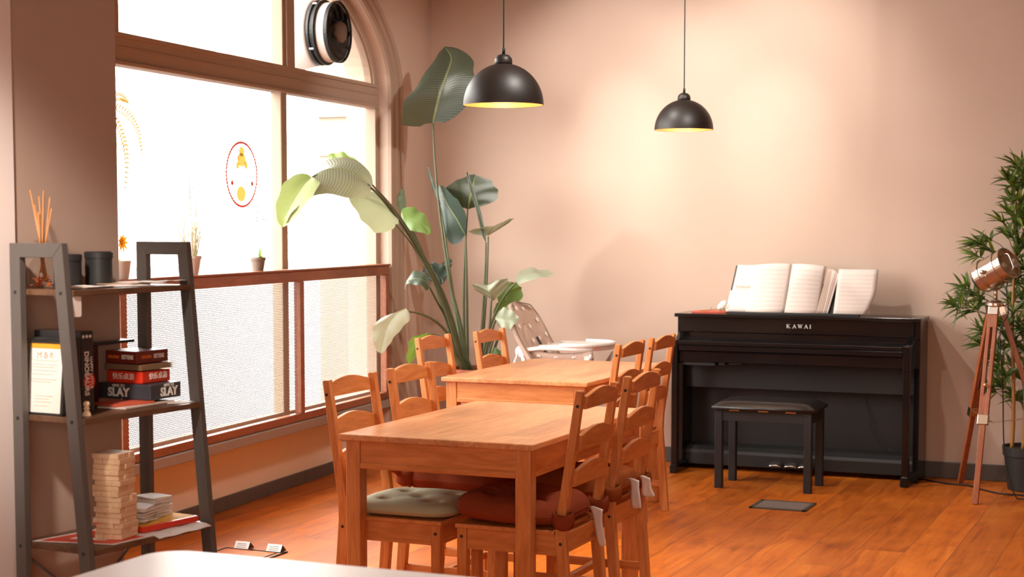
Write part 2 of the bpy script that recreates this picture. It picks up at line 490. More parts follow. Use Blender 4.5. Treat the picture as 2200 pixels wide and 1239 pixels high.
# ------------------------------------------------------------------ mesh helpers
class MB:
    def __init__(self):
        self.v = []
        self.f = []
        self.uv = {}

    def add(self, verts, faces, uvs=None):
        o = len(self.v)
        self.v += [Vector(p) for p in verts]
        for f in faces:
            self.f.append([o + i for i in f])
        if uvs:
            for i, u in enumerate(uvs):
                self.uv[o + i] = u
        return self

    def hexa(self, p):
        """8 corners: bottom 4 ccw, top 4 ccw"""
        return self.add(p, [(3, 2, 1, 0), (4, 5, 6, 7), (0, 1, 5, 4), (1, 2, 6, 5), (2, 3, 7, 6), (3, 0, 4, 7)])

    def box(self, x0, x1, y0, y1, z0, z1):
        return self.hexa([(x0, y0, z0), (x1, y0, z0), (x1, y1, z0), (x0, y1, z0), (x0, y0, z1), (x1, y0, z1), (x1, y1, z1), (x0, y1, z1)])

    def bar(self, a, b, w, d, up=(0, 0, 1), w2=None, d2=None):
        """square bar from a to b; w along side, d along up-ish"""
        a, b = Vector(a), Vector(b)
        t = (b - a).normalized()
        s = t.cross(Vector(up))
        if s.length < 1e-4:
            s = t.cross(Vector((1, 0, 0)))
        s.normalize()
        u = s.cross(t)
        w2 = w if w2 is None else w2
        d2 = d if d2 is None else d2
        r = lambda p, ww, dd: [p - s * ww / 2 - u * dd / 2, p + s * ww / 2 - u * dd / 2, p + s * ww / 2 + u * dd / 2, p - s * ww / 2 + u * dd / 2]
        return self.hexa(r(a, w, d) + r(b, w2, d2))

    def prism(self, poly, d0, d1, fn):
        """poly: 2d list; fn(u,v,d)->3d"""
        n = len(poly)
        vs = [fn(u, v, d0) for u, v in poly] + [fn(u, v, d1) for u, v in poly]
        fs = [tuple(reversed(range(n))), tuple(range(n, 2 * n))] + [(i, (i + 1) % n, n + (i + 1) % n, n + i) for i in range(n)]
        return self.add(vs, fs)

    def tube(self, pts, r, seg=8, r2=None, caps=True):
        pts = [Vector(p) for p in pts]
        n = len(pts)
        ring = []
        prev = None
        for i, p in enumerate(pts):
            t = (pts[min(i + 1, n - 1)] - pts[max(i - 1, 0)])
            if t.length < 1e-9:
                t = Vector((0, 0, 1))
            t.normalize()
            if prev is None:
                s = t.cross(Vector((0, 0, 1)))
                if s.length < 1e-3:
                    s = t.cross(Vector((1, 0, 0)))
            else:
                s = prev - t * prev.dot(t)
            s.normalize()
            prev = s
            u = t.cross(s)
            rr = r if r2 is None else r + (r2 - r) * i / max(1, n - 1)
            if callable(r):
                rr = r(i / max(1, n - 1))
            ring.append([p + (s * math.cos(2 * PI * k / seg) + u * math.sin(2 * PI * k / seg)) * rr for k in range(seg)])
        vs = [q for rg in ring for q in rg]
        fs = []
        for i in range(n - 1):
            for k in range(seg):
                a = i * seg + k
                b = i * seg + (k + 1) % seg
                fs.append((a, b, b + seg, a + seg))
        if caps:
            fs.append(tuple(reversed(range(seg))))
            fs.append(tuple(range((n - 1) * seg, n * seg)))
        return self.add(vs, fs)

    def lathe(self, prof, c=(0, 0, 0), seg=32, axis=None, close=False, caps=True):
        """prof: (r, h) list along axis from c"""
        ax = Vector(axis or (0, 0, 1)).normalized()
        s = ax.cross(Vector((0, 1, 0)))
        if s.length < 1e-3:
            s = ax.cross(Vector((1, 0, 0)))
        s.normalize()
        u = ax.cross(s)
        c = Vector(c)
        vs = []
        for r, h in prof:
            for k in range(seg):
                a = 2 * PI * k / seg
                vs.append(c + ax * h + (s * math.cos(a) + u * math.sin(a)) * max(r, 1e-5))
        fs = []
        n = len(prof)
        for i in range(n - 1 if not close else n):
            j = (i + 1) % n
            for k in range(seg):
                k2 = (k + 1) % seg
                fs.append((i * seg + k, i * seg + k2, j * seg + k2, j * seg + k))
        if not close and caps:
            if prof[0][0] > 1e-4:
                fs.append(tuple(reversed(range(seg))))
            if prof[-1][0] > 1e-4:
                fs.append(tuple(range((n - 1) * seg, n * seg)))
        return self.add(vs, fs)

    def grid(self, rows, uvs=None):
        n, m = len(rows), len(rows[0])
        vs = [p for r in rows for p in r]
        fs = [(i * m + j, i * m + j + 1, (i + 1) * m + j + 1, (i + 1) * m + j) for i in range(n - 1) for j in range(m - 1)]
        return self.add(vs, fs, uvs)

    def build(self, name, mat, parent=None, bevel=0.0, smooth=False, seg=2, solid=0.0, sub=0):
        off = Vector((0, 0, 0))
        if parent is not None:
            q = parent
            while q is not None:
                off += q.location
                q = q.parent
        me = bpy.data.meshes.new(name)
        me.from_pydata([tuple(p - off) for p in self.v], [], self.f)
        if self.uv:
            ul = me.uv_layers.new(name='UVMap')
            for lp in me.loops:
                ul.data[lp.index].uv = self.uv.get(lp.vertex_index, (0, 0))
        me.materials.append(mat if not isinstance(mat, str) else M[mat])
        me.update()
        o = bpy.data.objects.new(name, me)
        COL.objects.link(o)
        if parent is not None:
            o.parent = parent
        if smooth:
            for p in me.polygons:
                p.use_smooth = True
        if bevel:
            b = o.modifiers.new('bevel', 'BEVEL')
            b.width = bevel
            b.segments = seg
            b.limit_method = 'ANGLE'
            b.angle_limit = math.radians(40)
        if solid:
            s = o.modifiers.new('solid', 'SOLIDIFY')
            s.thickness = solid
            s.offset = 0
        if sub:
            s = o.modifiers.new('sub', 'SUBSURF')
            s.levels = sub
            s.render_levels = sub
        return o


def thing(name, label, cat, loc=(0, 0, 0), group=None):
    o = bpy.data.objects.new(name, None)
    COL.objects.link(o)
    o.location = loc
    o.empty_display_size = 0.1
    return tag(o, label, cat, group)


def tag(o, label, cat, group=None, kind=None):
    o['label'] = label
    o['category'] = cat
    if group:
        o['group'] = group
    if kind:
        o['kind'] = kind
    return o


def struct(o, label=None):
    o['kind'] = 'structure'
    if label:
        o['label'] = label
    return o


def dup(root, loc, rz=0.0, label=None):
    r = root.copy()
    COL.objects.link(r)
    r.location = loc
    r.rotation_euler = (0, 0, rz)
    if label:
        r['label'] = label

    def rec(src, dst):
        for ch in src.children:
            c = ch.copy()
            COL.objects.link(c)
            c.parent = dst
            rec(ch, c)
    rec(root, r)
    return r


def text(name, body, size, mat, parent, origin, right, up, extrude=0.0006, align='CENTER', sx=1.0, bold=0.0, shear=0.0):
    cu = bpy.data.curves.new('lettering', 'FONT')
    cu.body = body
    cu.size = size
    cu.extrude = extrude
    cu.align_x = align
    cu.align_y = 'CENTER'
    cu.offset = bold
    cu.shear = shear
    cu.resolution_u = 3
    o = bpy.data.objects.new('lettering', cu)
    COL.objects.link(o)
    bpy.context.view_layer.update()
    me = bpy.data.meshes.new_from_object(o.evaluated_get(bpy.context.evaluated_depsgraph_get()))
    bpy.data.objects.remove(o)
    R_, U_ = Vector(right).normalized(), Vector(up).normalized()
    N_ = R_.cross(U_)
    b = MB()
    O_ = Vector(origin)
    b.add([O_ + R_ * (v.co.x * sx) + U_ * v.co.y + N_ * (v.co.z + extrude) for v in me.vertices], [tuple(p.vertices) for p in me.polygons])
    bpy.data.meshes.remove(me)
    return b.build(name, mat, parent)


def catmull(pts, n):
    P = [Vector(p) for p in pts]
    if len(P) < 3:
        return [P[0].lerp(P[-1], i / (n - 1)) for i in range(n)]
    P = [P[0] * 2 - P[1]] + P + [P[-1] * 2 - P[-2]]
    out = []
    m = len(P) - 3
    for i in range(n):
        t = i / (n - 1) * m
        k = min(int(t), m - 1)
        t -= k
        a, b, c, d = P[k:k + 4]
        out.append(0.5 * ((2 * b) + (c - a) * t + (2 * a - 5 * b + 4 * c - d) * t * t + (3 * b - a - 3 * c + d) * t ** 3))
    return out

# ================================================================== the setting
XR, YB, YR, ZC = 2.6, 9.68, -2.6, 3.55
LW0 = Vector((-4.736, 8.003, 0))
LD = Vector((-0.078715, 0.996897, 0))
LN = Vector((0.996897, 0.078715, 0))


def W(s, off, z):
    return LW0 + LD * s + LN * off + Vector((0, 0, z))


def wbox(b, s0, s1, o0, o1, z0, z1):
    return b.hexa([W(s0, o0, z0), W(s0, o1, z0), W(s1, o1, z0), W(s1, o0, z0), W(s0, o0, z1), W(s0, o1, z1), W(s1, o1, z1), W(s1, o0, z1)])


pl = [tuple(W(-10.8, -0.12, 0))[:2], (XR + .2, YR - .2), (XR + .2, YB + .2), tuple(W(1.885, -0.12, 0))[:2]]
struct(MB().prism(pl, -0.12, 0, lambda u, v, d: (u, v, d)).build('floor', 'floor'))
struct(MB().prism(pl, ZC, ZC + .15, lambda u, v, d: (u, v, d)).build('ceiling', 'ceiling'))
struct(MB().box(-4.99, XR + .2, YB, YB + .2, 0, ZC).build('wall_back', 'wall'))
struct(MB().box(XR, XR + .2, YR, YB, 0, ZC).build('wall_right', 'wall'))
struct(MB().box(-3.6, XR, YR - .2, YR, 0, ZC).build('wall_rear', 'wall_white'))

# window wall: elliptical-headed opening
SCN, ZS = -1.145, 2.28


def ell(a, bb, th):
    return SCN + a * math.cos(th), ZS + bb * math.sin(th)


TH = [PI * i / 48 for i in range(49)]
b = MB()
# faces at off .155 and back at off -.12
for off, flip in ((0.155, False), (-0.12, True)):
    arc = [ell(2.087, 0.83, t) for t in TH]
    vs, fs = [], []
    for s, z in arc:
        vs += [W(s, off, z), W(s, off, ZC)]
    for i in range(len(arc) - 1):
        fs.append((2 * i, 2 * i + 1, 2 * i + 3, 2 * i + 2))
    b.add(vs, [tuple(reversed(f)) for f in fs] if flip else fs)
    r0 = arc[0][0]
    b.add([W(r0, off, 0), W(1.88, off, 0), W(1.88, off, ZC), W(r0, off, ZC)], [(0, 1, 2, 3)])
    l0 = arc[-1][0]
    b.add([W(l0, off, 0), W(-5.0, off, 0), W(-5.0, off, ZC), W(l0, off, ZC)], [(0, 1, 2, 3)])
# reveal
pts = [(ell(2.087, .83, 0)[0], 0)] + [ell(2.087, .83, t) for t in TH] + [(ell(2.087, .83, PI)[0], 0)]
vs, fs = [], []
for s, z in pts:
    vs += [W(s, 0.155, z), W(s, -0.12, z)]
for i in range(len(pts) - 1):
    fs.append((2 * i, 2 * i + 1, 2 * i + 3, 2 * i + 2))
b.add(vs, fs)
struct(b.build('wall_left', 'wall'))
# parapet under the window
b = MB()
wbox(b, -3.3, 0.942, -0.12, 0.0, 0, 0.36)
struct(b.build('wall_parapet', 'parapet'))
b = MB()
wbox(b, -3.23, 0.942, -0.04, 0.182, 0.352, 0.404)
struct(b.build('trim_1', 'sill', bevel=0.006))
b = MB()
s_ = -3.2
while s_ < 0.93:
    wbox(b, s_, min(s_ + 0.46, 0.94), 0.0, 0.016, 0, 0.072)
    s_ += 0.462
struct(b.build('baseboard_left', 'base_grey', bevel=0.003))
b = MB()
b.box(-4.84, XR, YB - 0.018, YB, 0, 0.095)
struct(b.build('baseboard_back', 'base_grey', bevel=0.004))
# arch moulding: stepped profile swept round the opening
prof = [(0, .155), (0, .176), (.03, .180), (.036, .172), (.052, .172), (.058, .182), (.085, .186), (.092, .178), (.118, .178), (.124, .190), (.155, .196), (.172, .188), (.185, .168), (.185, .155)]
rows = []
path = [('v', 0.0), ('v', 1.1), ('v', 2.2)] + [('a', t) for t in TH]
for kind, q in path:
    row = []
    for r, off in prof:
        if kind == 'v':
            s, z = SCN + 2.087 + r, q
        else:
            s, z = ell(2.087 + r, 0.83 + 0.6 * r, q)
        row.append(W(s, off, z))
    rows.append(row)
struct(MB().grid(rows).build('trim_2', 'win_frame'))

# window frame and panes
win = bpy.data.objects.new('window_1', None)
COL.objects.link(win)
win.location = W(SCN, 0.06, 0.4)
struct(win)


def band(a0, b0, a1, b1, o0, o1, zb):
    rows = []
    for q in [('b', 0)] + [('a', t) for t in TH] + [('b', PI)]:
        if q[0] == 'b':
            sg = 1 if q[1] == 0 else -1
            c0, c1 = (SCN + sg * a0, zb), (SCN + sg * a1, zb)
        else:
            c0, c1 = ell(a0, b0, q[1]), ell(a1, b1, q[1])
        rows.append([W(*(c0[0], o0, c0[1])), W(c0[0], o1, c0[1]), W(c1[0], o1, c1[1]), W(c1[0], o0, c1[1]), W(c0[0], o0, c0[1])])
    return MB().grid(rows)


band(2.03, 0.78, 2.09, 0.835, 0.03, 0.095, 0.40).build('frame', 'win_frame', win)
band(2.017, 0.768, 2.033, 0.782, 0.045, 0.078, 2.3).build('glazing_bead', 'win_frame', win)
b = MB()
wbox(b, -3.2, 0.90, 0.03, 0.098, 2.196, 2.318)
wbox(b, -3.2, 0.90, 0.03, 0.112, 2.186, 2.204)
wbox(b, -3.2, 0.90, 0.03, 0.108, 2.308, 2.330)
wbox(b, -3.2, 0.90, 0.098, 0.104, 2.262, 2.270)
b.build('transom', 'win_frame', win, bevel=0.004)
b = MB()
wbox(b, -0.362, -0.210, 0.03, 0.096, 2.31, 2.995)
wbox(b, -0.33, -0.242, 0.03, 0.108, 2.31, 2.995)
b.build('mullion', 'win_frame', win, bevel=0.004)
b = MB()
wbox(b, -2.11, -1.968, 0.03, 0.096, 2.31, 2.99)
b.build('mullion', 'win_frame', win, bevel=0.004)
b = MB()
wbox(b, -2.14, -2.06, 0.03, 0.095, 0.40, 2.2)
b.build('mullion', 'win_frame', win, bevel=0.006)
b = MB()
wbox(b, -0.383, -0.311, 0.03, 0.095, 0.40, 2.2)
b.build('mullion', 'win_frame', win, bevel=0.006)
b = MB()
wbox(b, -3.2, 0.90, 0.03, 0.09, 0.40, 0.455)
b.build('bottom_rail', 'win_frame', win)


def pane(poly):
    return MB().prism(poly, 0.056, 0.062, lambda s, z, d: W(s, d, z)).build('pane', 'glass', win)


pane([(-2.08, .43), (-0.36, .43), (-0.36, 2.21), (-2.08, 2.21)])
pane([(-0.335, .43), (.90, .43), (.90, 2.21), (-0.335, 2.21)])
pane([(-3.18, .43), (-2.12, .43), (-2.12, 2.21), (-3.18, 2.21)])
arcp = [ell(2.045, .79, t) for t in TH]
top = lambda s: ZS + .79 * math.sqrt(1 - ((s - SCN) / 2.045) ** 2)
pane([(-0.24, 2.31), (.895, 2.31)] + [p for p in arcp if p[0] > -0.24 and p[1] > 2.32] + [(-0.24, top(-0.24))])
pane([(-2.0, 2.31), (-0.33, 2.31), (-0.33, top(-0.33))] + [p for p in arcp if -2.0 < p[0] < -0.33] + [(-2.0, top(-2.0))])
pane([(-3.18, 2.31), (-2.07, 2.31), (-2.07, top(-2.07))] + [p for p in arcp if p[0] < -2.07 and p[1] > 2.32])
# window portal guides skylight sampling
for nm, loc, aim, sx, sy in (('window_portal', W(-1.14, -0.14, 1.72), W(-1.14, 1.0, 1.72), 4.3, 2.8),):
    p = light('AREA', nm, loc, 1, (1, 1, 1), aim, shape='RECTANGLE', size=sx, size_y=sy)
    p.data.cycles.is_portal = True

# grey pier between shop windows and the white wall beyond it
A6 = math.radians(6)
SD = Vector((math.sin(A6), math.cos(A6), 0))
SN = Vector((math.cos(A6), -math.sin(A6), 0))
SP = Vector((-2.948, 3.479, 0))


def S(u, v, z):
    return SP + SN * u + SD * v + Vector((0, 0, z))


def sbox(b, u0, u1, v0, v1, z0, z1):
    return b.hexa([S(u0, v0, z0), S(u1, v0, z0), S(u1, v1, z0), S(u0, v1, z0), S(u0, v0, z1), S(u1, v0, z1), S(u1, v1, z1), S(u0, v1, z1)])


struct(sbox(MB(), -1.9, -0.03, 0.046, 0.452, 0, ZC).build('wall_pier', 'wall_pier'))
struct(sbox(MB(), -0.6, -0.024, -6.6, 0.046, 0, ZC).build('wall_front_left', 'wall_white'))
# street outside
struct(MB().box(-48, -4.95, -30, 70, -0.35, -0.25).build('street', 'asphalt'))
bl = thing('building', 'pale stone building with arched windows across the street outside', 'building', (-40, 20, -0.25))
MB().box(-42, -40, -20, 60, -0.25, 7.5).build('facade', 'stone', bl)
b = MB()
b.box(-40.0, -39.6, -20, 60, 4.7, 5.0)
b.box(-40.0, -39.75, -20, 60, 7.2, 7.7)
b.build('cornice', 'stone', bl)
for k in range(16):
    y0 = -8.0 + k * 4.2
    pl = [(y0, 0.6), (y0 + 1.8, 0.6), (y0 + 1.8, 2.8)] + [(y0 + .9 + .9 * math.cos(a), 2.8 + .9 * math.sin(a)) for a in [PI * i / 12 for i in range(1, 12)]] + [(y0, 2.8)]
    MB().prism(pl, -39.93, -40.02, lambda u, v, d: (d, u, v)).build('window', 'white_plastic', bl)
b = MB()
b.box(-7.12, -6.62, 12.4, 12.9, -0.25, 6)
b.box(-7.17, -6.57, 12.35, 12.95, 2.40, 2.49)
b.box(-7.15, -6.59, 12.37, 12.93, 2.49, 2.53)
b.box(-7.15, -6.59, 12.37, 12.93, 2.07, 2.12)
tag(b.build('stone_pillar', 'brownstone'), 'pale stone pillar with a moulded band outside the right window panes', 'pillar')

# ================================================================== mesh screen in front of the window
sc = thing('window_screen', 'reddish wooden screen with perforated wire panels under the arched window', 'screen', W(-0.6, 0.15, 0.404))
b = MB()
wbox(b, -2.9, 0.92, 0.128, 0.168, 1.168, 1.224)
b.build('top_rail', 'screen_wood', sc, bevel=0.004)
b = MB()
wbox(b, -3.2, 0.925, 0.066, 0.176, 1.2245, 1.236)
b.build('ledge_board', 'screen_wood', sc, bevel=0.003)
b = MB()
wbox(b, -2.9, 0.92, 0.128, 0.168, 0.405, 0.447)
b.build('bottom_rail', 'screen_wood', sc, bevel=0.004)
for s0, s1 in ((0.872, 0.92), (-0.318, -0.272), (-2.105, -2.058)):
    b = MB()
    wbox(b, s0, s1, 0.128, 0.168, 0.447, 1.168)
    b.build('post', 'screen_wood', sc, bevel=0.003)


def wire(s0, s1, z0, z1, px=0.0135, pz=0.0088):
    """perforated sheet: staggered oval holes with metal between them"""
    b = MB()
    nz = int((z1 - z0) / pz)
    ns = int((s1 - s0) / px)
    vs, fs = [], []
    K = 6
    ang = [PI / 6 + k * PI / 3 for k in range(K)]
    oc = [(math.cos(a) * px / 2 / math.cos(PI / 6), math.sin(a) * pz * 2 / 3) for a in ang]
    for j in range(nz):
        zc = z0 + (j + .5) * pz
        for i in range(ns):
            cx = s0 + (i + .5 + (.25 if j % 2 else -.25)) * px
            o = len(vs)
            for dx, dz in oc:
                vs.append(W(cx + dx, 0.15, zc + dz))
            for dx, dz in oc:
                vs.append(W(cx + dx * .73, 0.15, zc + dz * .73))
            for k in range(K):
                k2 = (k + 1) % K
                fs.append((o + k, o + k2, o + K + k2, o + K + k))
    b.v, b.f = vs, fs
    return b


for s0, s1 in ((-0.274, 0.874), (-2.06, -0.316), (-2.6, -2.103)):
    wire(s0, s1, 0.445, 1.17).build('wire_panel', 'screen_mesh', sc)

# round sticker on the glass
dk = thing('window_decal', 'round red-ringed sticker with yellow figure on the large window pane', 'sticker', W(-0.775, 0.064, 1.735))


def dec(poly, d0=0.0625, d1=0.0632):
    return MB().prism(poly, d0, d1, lambda s, z, d: W(-0.775 + s, d, 1.735 + z))


b = MB()
NR = 56
rows = []
for k in range(NR * 2 + 1):
    a = 2 * PI * k / (NR * 2)
    ro = 0.170 + (0.006 if k % 2 else -0.002)
    rows.append([W(-0.775 + math.cos(a) * r, d, 1.735 + math.sin(a) * r) for r, d in ((0.158, .0625), (0.158, .0635), (ro, .0635), (ro, .0625), (0.158, .0625))])
b.grid(rows)
M['decal_red'] = thin('decal_red', (0.80, 0.12, 0.06), (0.55, 0.15, 0.11), 0.35)
M['decal_yellow'] = thin('decal_yellow', (0.90, 0.80, 0.45), (0.62, 0.52, 0.22), 0.55)
M['decal_blue'] = thin('decal_blue', (0.45, 0.50, 0.80), (0.4, 0.4, 0.55), 0.55)
M['book_red'] = plain('red_cover', (0.60, 0.10, 0.05), 0.5)
b.build('ring', 'decal_red', dk)
circ = lambda cx, cz, rx, rz, n=18: [(cx + rx * math.cos(2 * PI * i / n), cz + rz * math.sin(2 * PI * i / n)) for i in range(n)]
b = dec(circ(0.0, .075, .045, .036))
b2 = dec(circ(0.0, .118, .030, .026))
b.add(b2.v, b2.f)
b2 = dec(circ(-.045, .045, .018, .018))
b.add(b2.v, b2.f)
b2 = dec(circ(.045, .05, .018, .022))
b.add(b2.v, b2.f)
b2 = dec(circ(-.01, -.10, .05, .04))
b.add(b2.v, b2.f)
b.build('figure', 'decal_yellow', dk)
b = MB()
for i in range(9):
    x = -.062 + i * .0155
    b2 = dec([(x * 1.25 - .005, -.008), (x * 1.25 + .005, -.008), (x + .004, .026), (x - .004, .026)])
    b.add(b2.v, b2.f)
b2 = dec([(-.10, -.008), (.10, -.014), (.095, -.018), (-.095, -.012)])
b.add(b2.v, b2.f)
b.build('cushion', 'decal_blue', dk)
b = MB()
for cx in (-.105, .112):
    b2 = dec(circ(cx, -.045, .014, .014, 10))
    b.add(b2.v, b2.f)
b.build('seal', 'decal_red', dk)
for ch, cx, cz, s in (('\u5bb6', -.100, .088, .045), ('\u9ebb', -.100, .050, .045), ('\u5473', -.048, .115, .030), ('\u9053', -.048, .082, .030)):
    text('lettering', ch, s, 'decal_red', dk, W(-0.775 + cx, .064, 1.735 + cz), LD, (0, 0, 1))

# extractor fan in the arched pane
fan = thing('extractor_fan', 'black round extractor fan with pale duct in the arched window pane', 'fan', W(0.19, 0.07, 2.56))
fc = W(0.19, 0.0, 2.565)
MB().lathe([(.205, -.45), (.205, -.06), (.188, 0.03), (.180, .045)], fc, 40, LN).build('duct', 'wall_white', fan, smooth=True)
MB().lathe([(.158, .048), (.178, .048), (.184, .055), (.184, .068), (.174, .072), (.174, .082), (.184, .088), (.184, .10), (.176, .106), (.158, .106)], fc, 48, LN, close=True).build('clamp_ring', 'charcoal', fan, smooth=False)
MB().lathe([(.163, .10), (.168, .10), (.168, .168), (.163, .168)], fc, 48, LN, close=True).build('collar', 'wall_white', fan)
MB().lathe([(.001, .150), (.172, .155), (.174, .178), (.168, .182), (.164, .166), (.06, .160), (.001, .160)], fc, 48, LN).build('back_plate', 'charcoal', fan)
MB().lathe([(.062, .158), (.062, .19), (.05, .205), (.02, .212), (.0, .213)], fc, 32, LN).build('hub', 'pot_brown', fan, smooth=True)
for k in range(9):
    a0 = 2 * PI * k / 9
    r_a, r_b = [], []
    for i in range(7):
        t = i / 6
        r = .06 + .098 * t
        a = a0 + 0.75 * t * t
        p = lambda ang, off: fc + LN * off + LD * (r * math.cos(ang)) + Vector((0, 0, r * math.sin(ang)))
        r_a.append(p(a, .167))
        r_b.append(p(a + .30, .183))
    MB().grid([r_a, r_b]).build('blade', 'charcoal', fan, solid=0.003)
for k in range(4):
    a = 2 * PI * k / 4 + .6
    p = fc + LN * .078 + LD * (.184 * math.cos(a)) + Vector((0, 0, .184 * math.sin(a)))
    MB().lathe([(.007, -.012), (.007, .012)], p, 10, LN).build('clamp_screw', 'silver', fan)

# ================================================================== tables
def table(x0, x1, y0, y1, label):
    t = thing('dining_table', label, 'table', ((x0 + x1) / 2, (y0 + y1) / 2, 0), 'pine dining tables')
    MB().box(x0, x1, y0, y1, .718, .740).build('tabletop', 'pine_top', t, bevel=0.004)
    i = .018
    lw = .056
    for xa, ya in ((x0 + i, y0 + i), (x1 - i - lw, y0 + i), (x0 + i, y1 - i - lw), (x1 - i - lw, y1 - i - lw)):
        MB().box(xa, xa + lw, ya, ya + lw, 0, .718).build('leg', 'pine_z', t, bevel=0.004)
    for ya in (y0 + i + .004, y1 - i - .030):
        b = MB().box(x0 + i + lw, x1 - i - lw, ya, ya + .022, .618, .718)
        yy = (ya - .004, ya + .02) if ya < (y0 + y1) / 2 else (ya, ya + .026)
        b.box(x0 + i + lw, x1 - i - lw, yy[0], yy[1], .618, .640)
        b.build('apron', 'pine_x', t, bevel=0.004)
    for xa in (x0 + i + .006, x1 - i - .030):
        b = MB().box(xa, xa + .024, y0 + i + lw, y1 - i - lw, .618, .718)
        xx = (xa - .004, xa + .02) if xa < (x0 + x1) / 2 else (xa, xa + .028)
        b.box(xx[0], xx[1], y0 + i + lw, y1 - i - lw, .618, .640)
        b.build('apron', 'pine_y', t, bevel=0.004)
    return t


table(-2.812, -2.068, 5.018, 6.20, 'front pine dining table with cushioned chairs tucked beneath')
table(-3.412, -2.655, 7.105, 8.29, 'rear pine dining table standing between the front table and the high chair')

# ================================================================== chairs
def chair():
    t = thing('dining_chair', 'x', 'chair', (0, 0, 0), 'ladder-back pine chairs around the tables')
    w = .372
    hw = w / 2
    zs = .44
    xf, xr = .205, -.205
    # rear legs run up into back posts
    for sg in (-1, 1):
        yc = sg * (hw - .0145)
        pr = [(-.232, 0), (-.200, .42), (-.203, .50), (-.262, .915), (-.256, .92), (-.236, .92), (-.170, .50), (-.163, .44), (-.163, .36), (-.196, 0)]
        lg = MB().prism(pr, yc - .0145, yc + .0145, lambda u, v, d: (u, d, v)).build('rear_leg', 'pine_z', t, bevel=0.003)
        for bx, bz in ((-.244, .868), (-.183, .395)):
            MB().lathe([(.0058, 0), (.0058, .0015)], (bx, yc + sg * .0145, bz), 12, (0, sg, 0)).build('bolt', 'bolt', lg)
        yc = sg * (hw - .018)
        lg = MB().box(xf - .036, xf, yc - .018, yc + .018, 0, .424).build('front_leg', 'pine_z', t, bevel=0.003)
        MB().lathe([(.0058, 0), (.0058, .0015)], (xf - .018, yc + sg * .018, .395), 12, (0, sg, 0)).build('bolt', 'bolt', lg)
        # side apron with a bead, side stretcher
        ys = sg * (hw - .016)
        b = MB().box(-.163, xf - .036, ys - .009, ys + .009, .352, .424)
        b.box(-.163, xf - .036, ys - .011, ys + .011, .352, .367)
        b.build('apron', 'pine_x', t, bevel=0.002)
        MB().box(-.19, xf - .03, ys - .008, ys + .008, .125, .158).build('stretcher', 'pine_x', t, bevel=0.003)
    for xa in (xf - .026, -.182):
        b = MB().box(xa, xa + .018, -hw + .03, hw - .03, .352, .424)
        b.build('apron', 'pine_y', t, bevel=0.002)
    MB().box(-.02, .006, -hw + .02, hw - .02, .130, .155).build('stretcher', 'pine_y', t, bevel=0.003)
    MB().box(-.160, xf + .006, -hw - .004, hw + .004, .424, .440).build('seat', 'pine_y', t, bevel=0.004)
    # three arched slats
    for zl, ze, zp in ((.856, .900, .923), (.714, .766, .790), (.590, .644, .667)):
        n = 14
        yl = hw - .029
        ln = lambda z: -.216 - (z - .56) * .1422 + .027
        top = []
        for i in range(n + 1):
            q = -1 + 2 * i / n
            k = math.cos(PI * q / 2) ** 1.1
            top.append((q * yl, ze + (zp - ze) * k))
        poly = [(-yl, zl), (yl, zl)] + list(reversed(top))
        MB().prism(poly, -.011, .007, lambda u, v, d: (ln(v) - .022 + d, u, v)).build('back_slat', 'pine_y', t, bevel=0.0025)
    return t


CH = chair()
chairs = [
    ((-2.655, 5.275), 0, 'pine chair with sage green cushion, left side of the front table'),
    ((-2.665, 5.785), 0, 'pine chair with puffy red cushion, left side of the front table'),
    ((-3.322, 7.345), 0, 'pine chair left of the rear table, standing before the potted plant stalks'),
    ((-3.262, 7.905), 0, 'pine chair left of the rear table, farthest one, near the high chair'),
    ((-2.180, 5.275), PI, 'nearest pine chair with dark red tied cushion and dangling white label'),
    ((-2.205, 5.835), PI, 'pine chair with brown tied cushion and two-tailed white label, right of front table'),
    ((-2.772, 7.340), PI, 'pine chair on the right of the rear table, next to the front table corner'),
    ((-2.766, 7.815), PI, 'pine chair on the right of the rear table, closest to the piano'),
]
for i, ((x, y), rz, lab) in enumerate(chairs):
    if i == 0:
        CH.location = (x, y, 0)
        CH['label'] = lab
    else:
        dup(CH, (x, y, 0), rz, lab)


# ================================================================== cushions
def fbm(x, y, s=1.0, seed=0):
    return mnoise.noise(Vector((x * s, y * s, seed)))


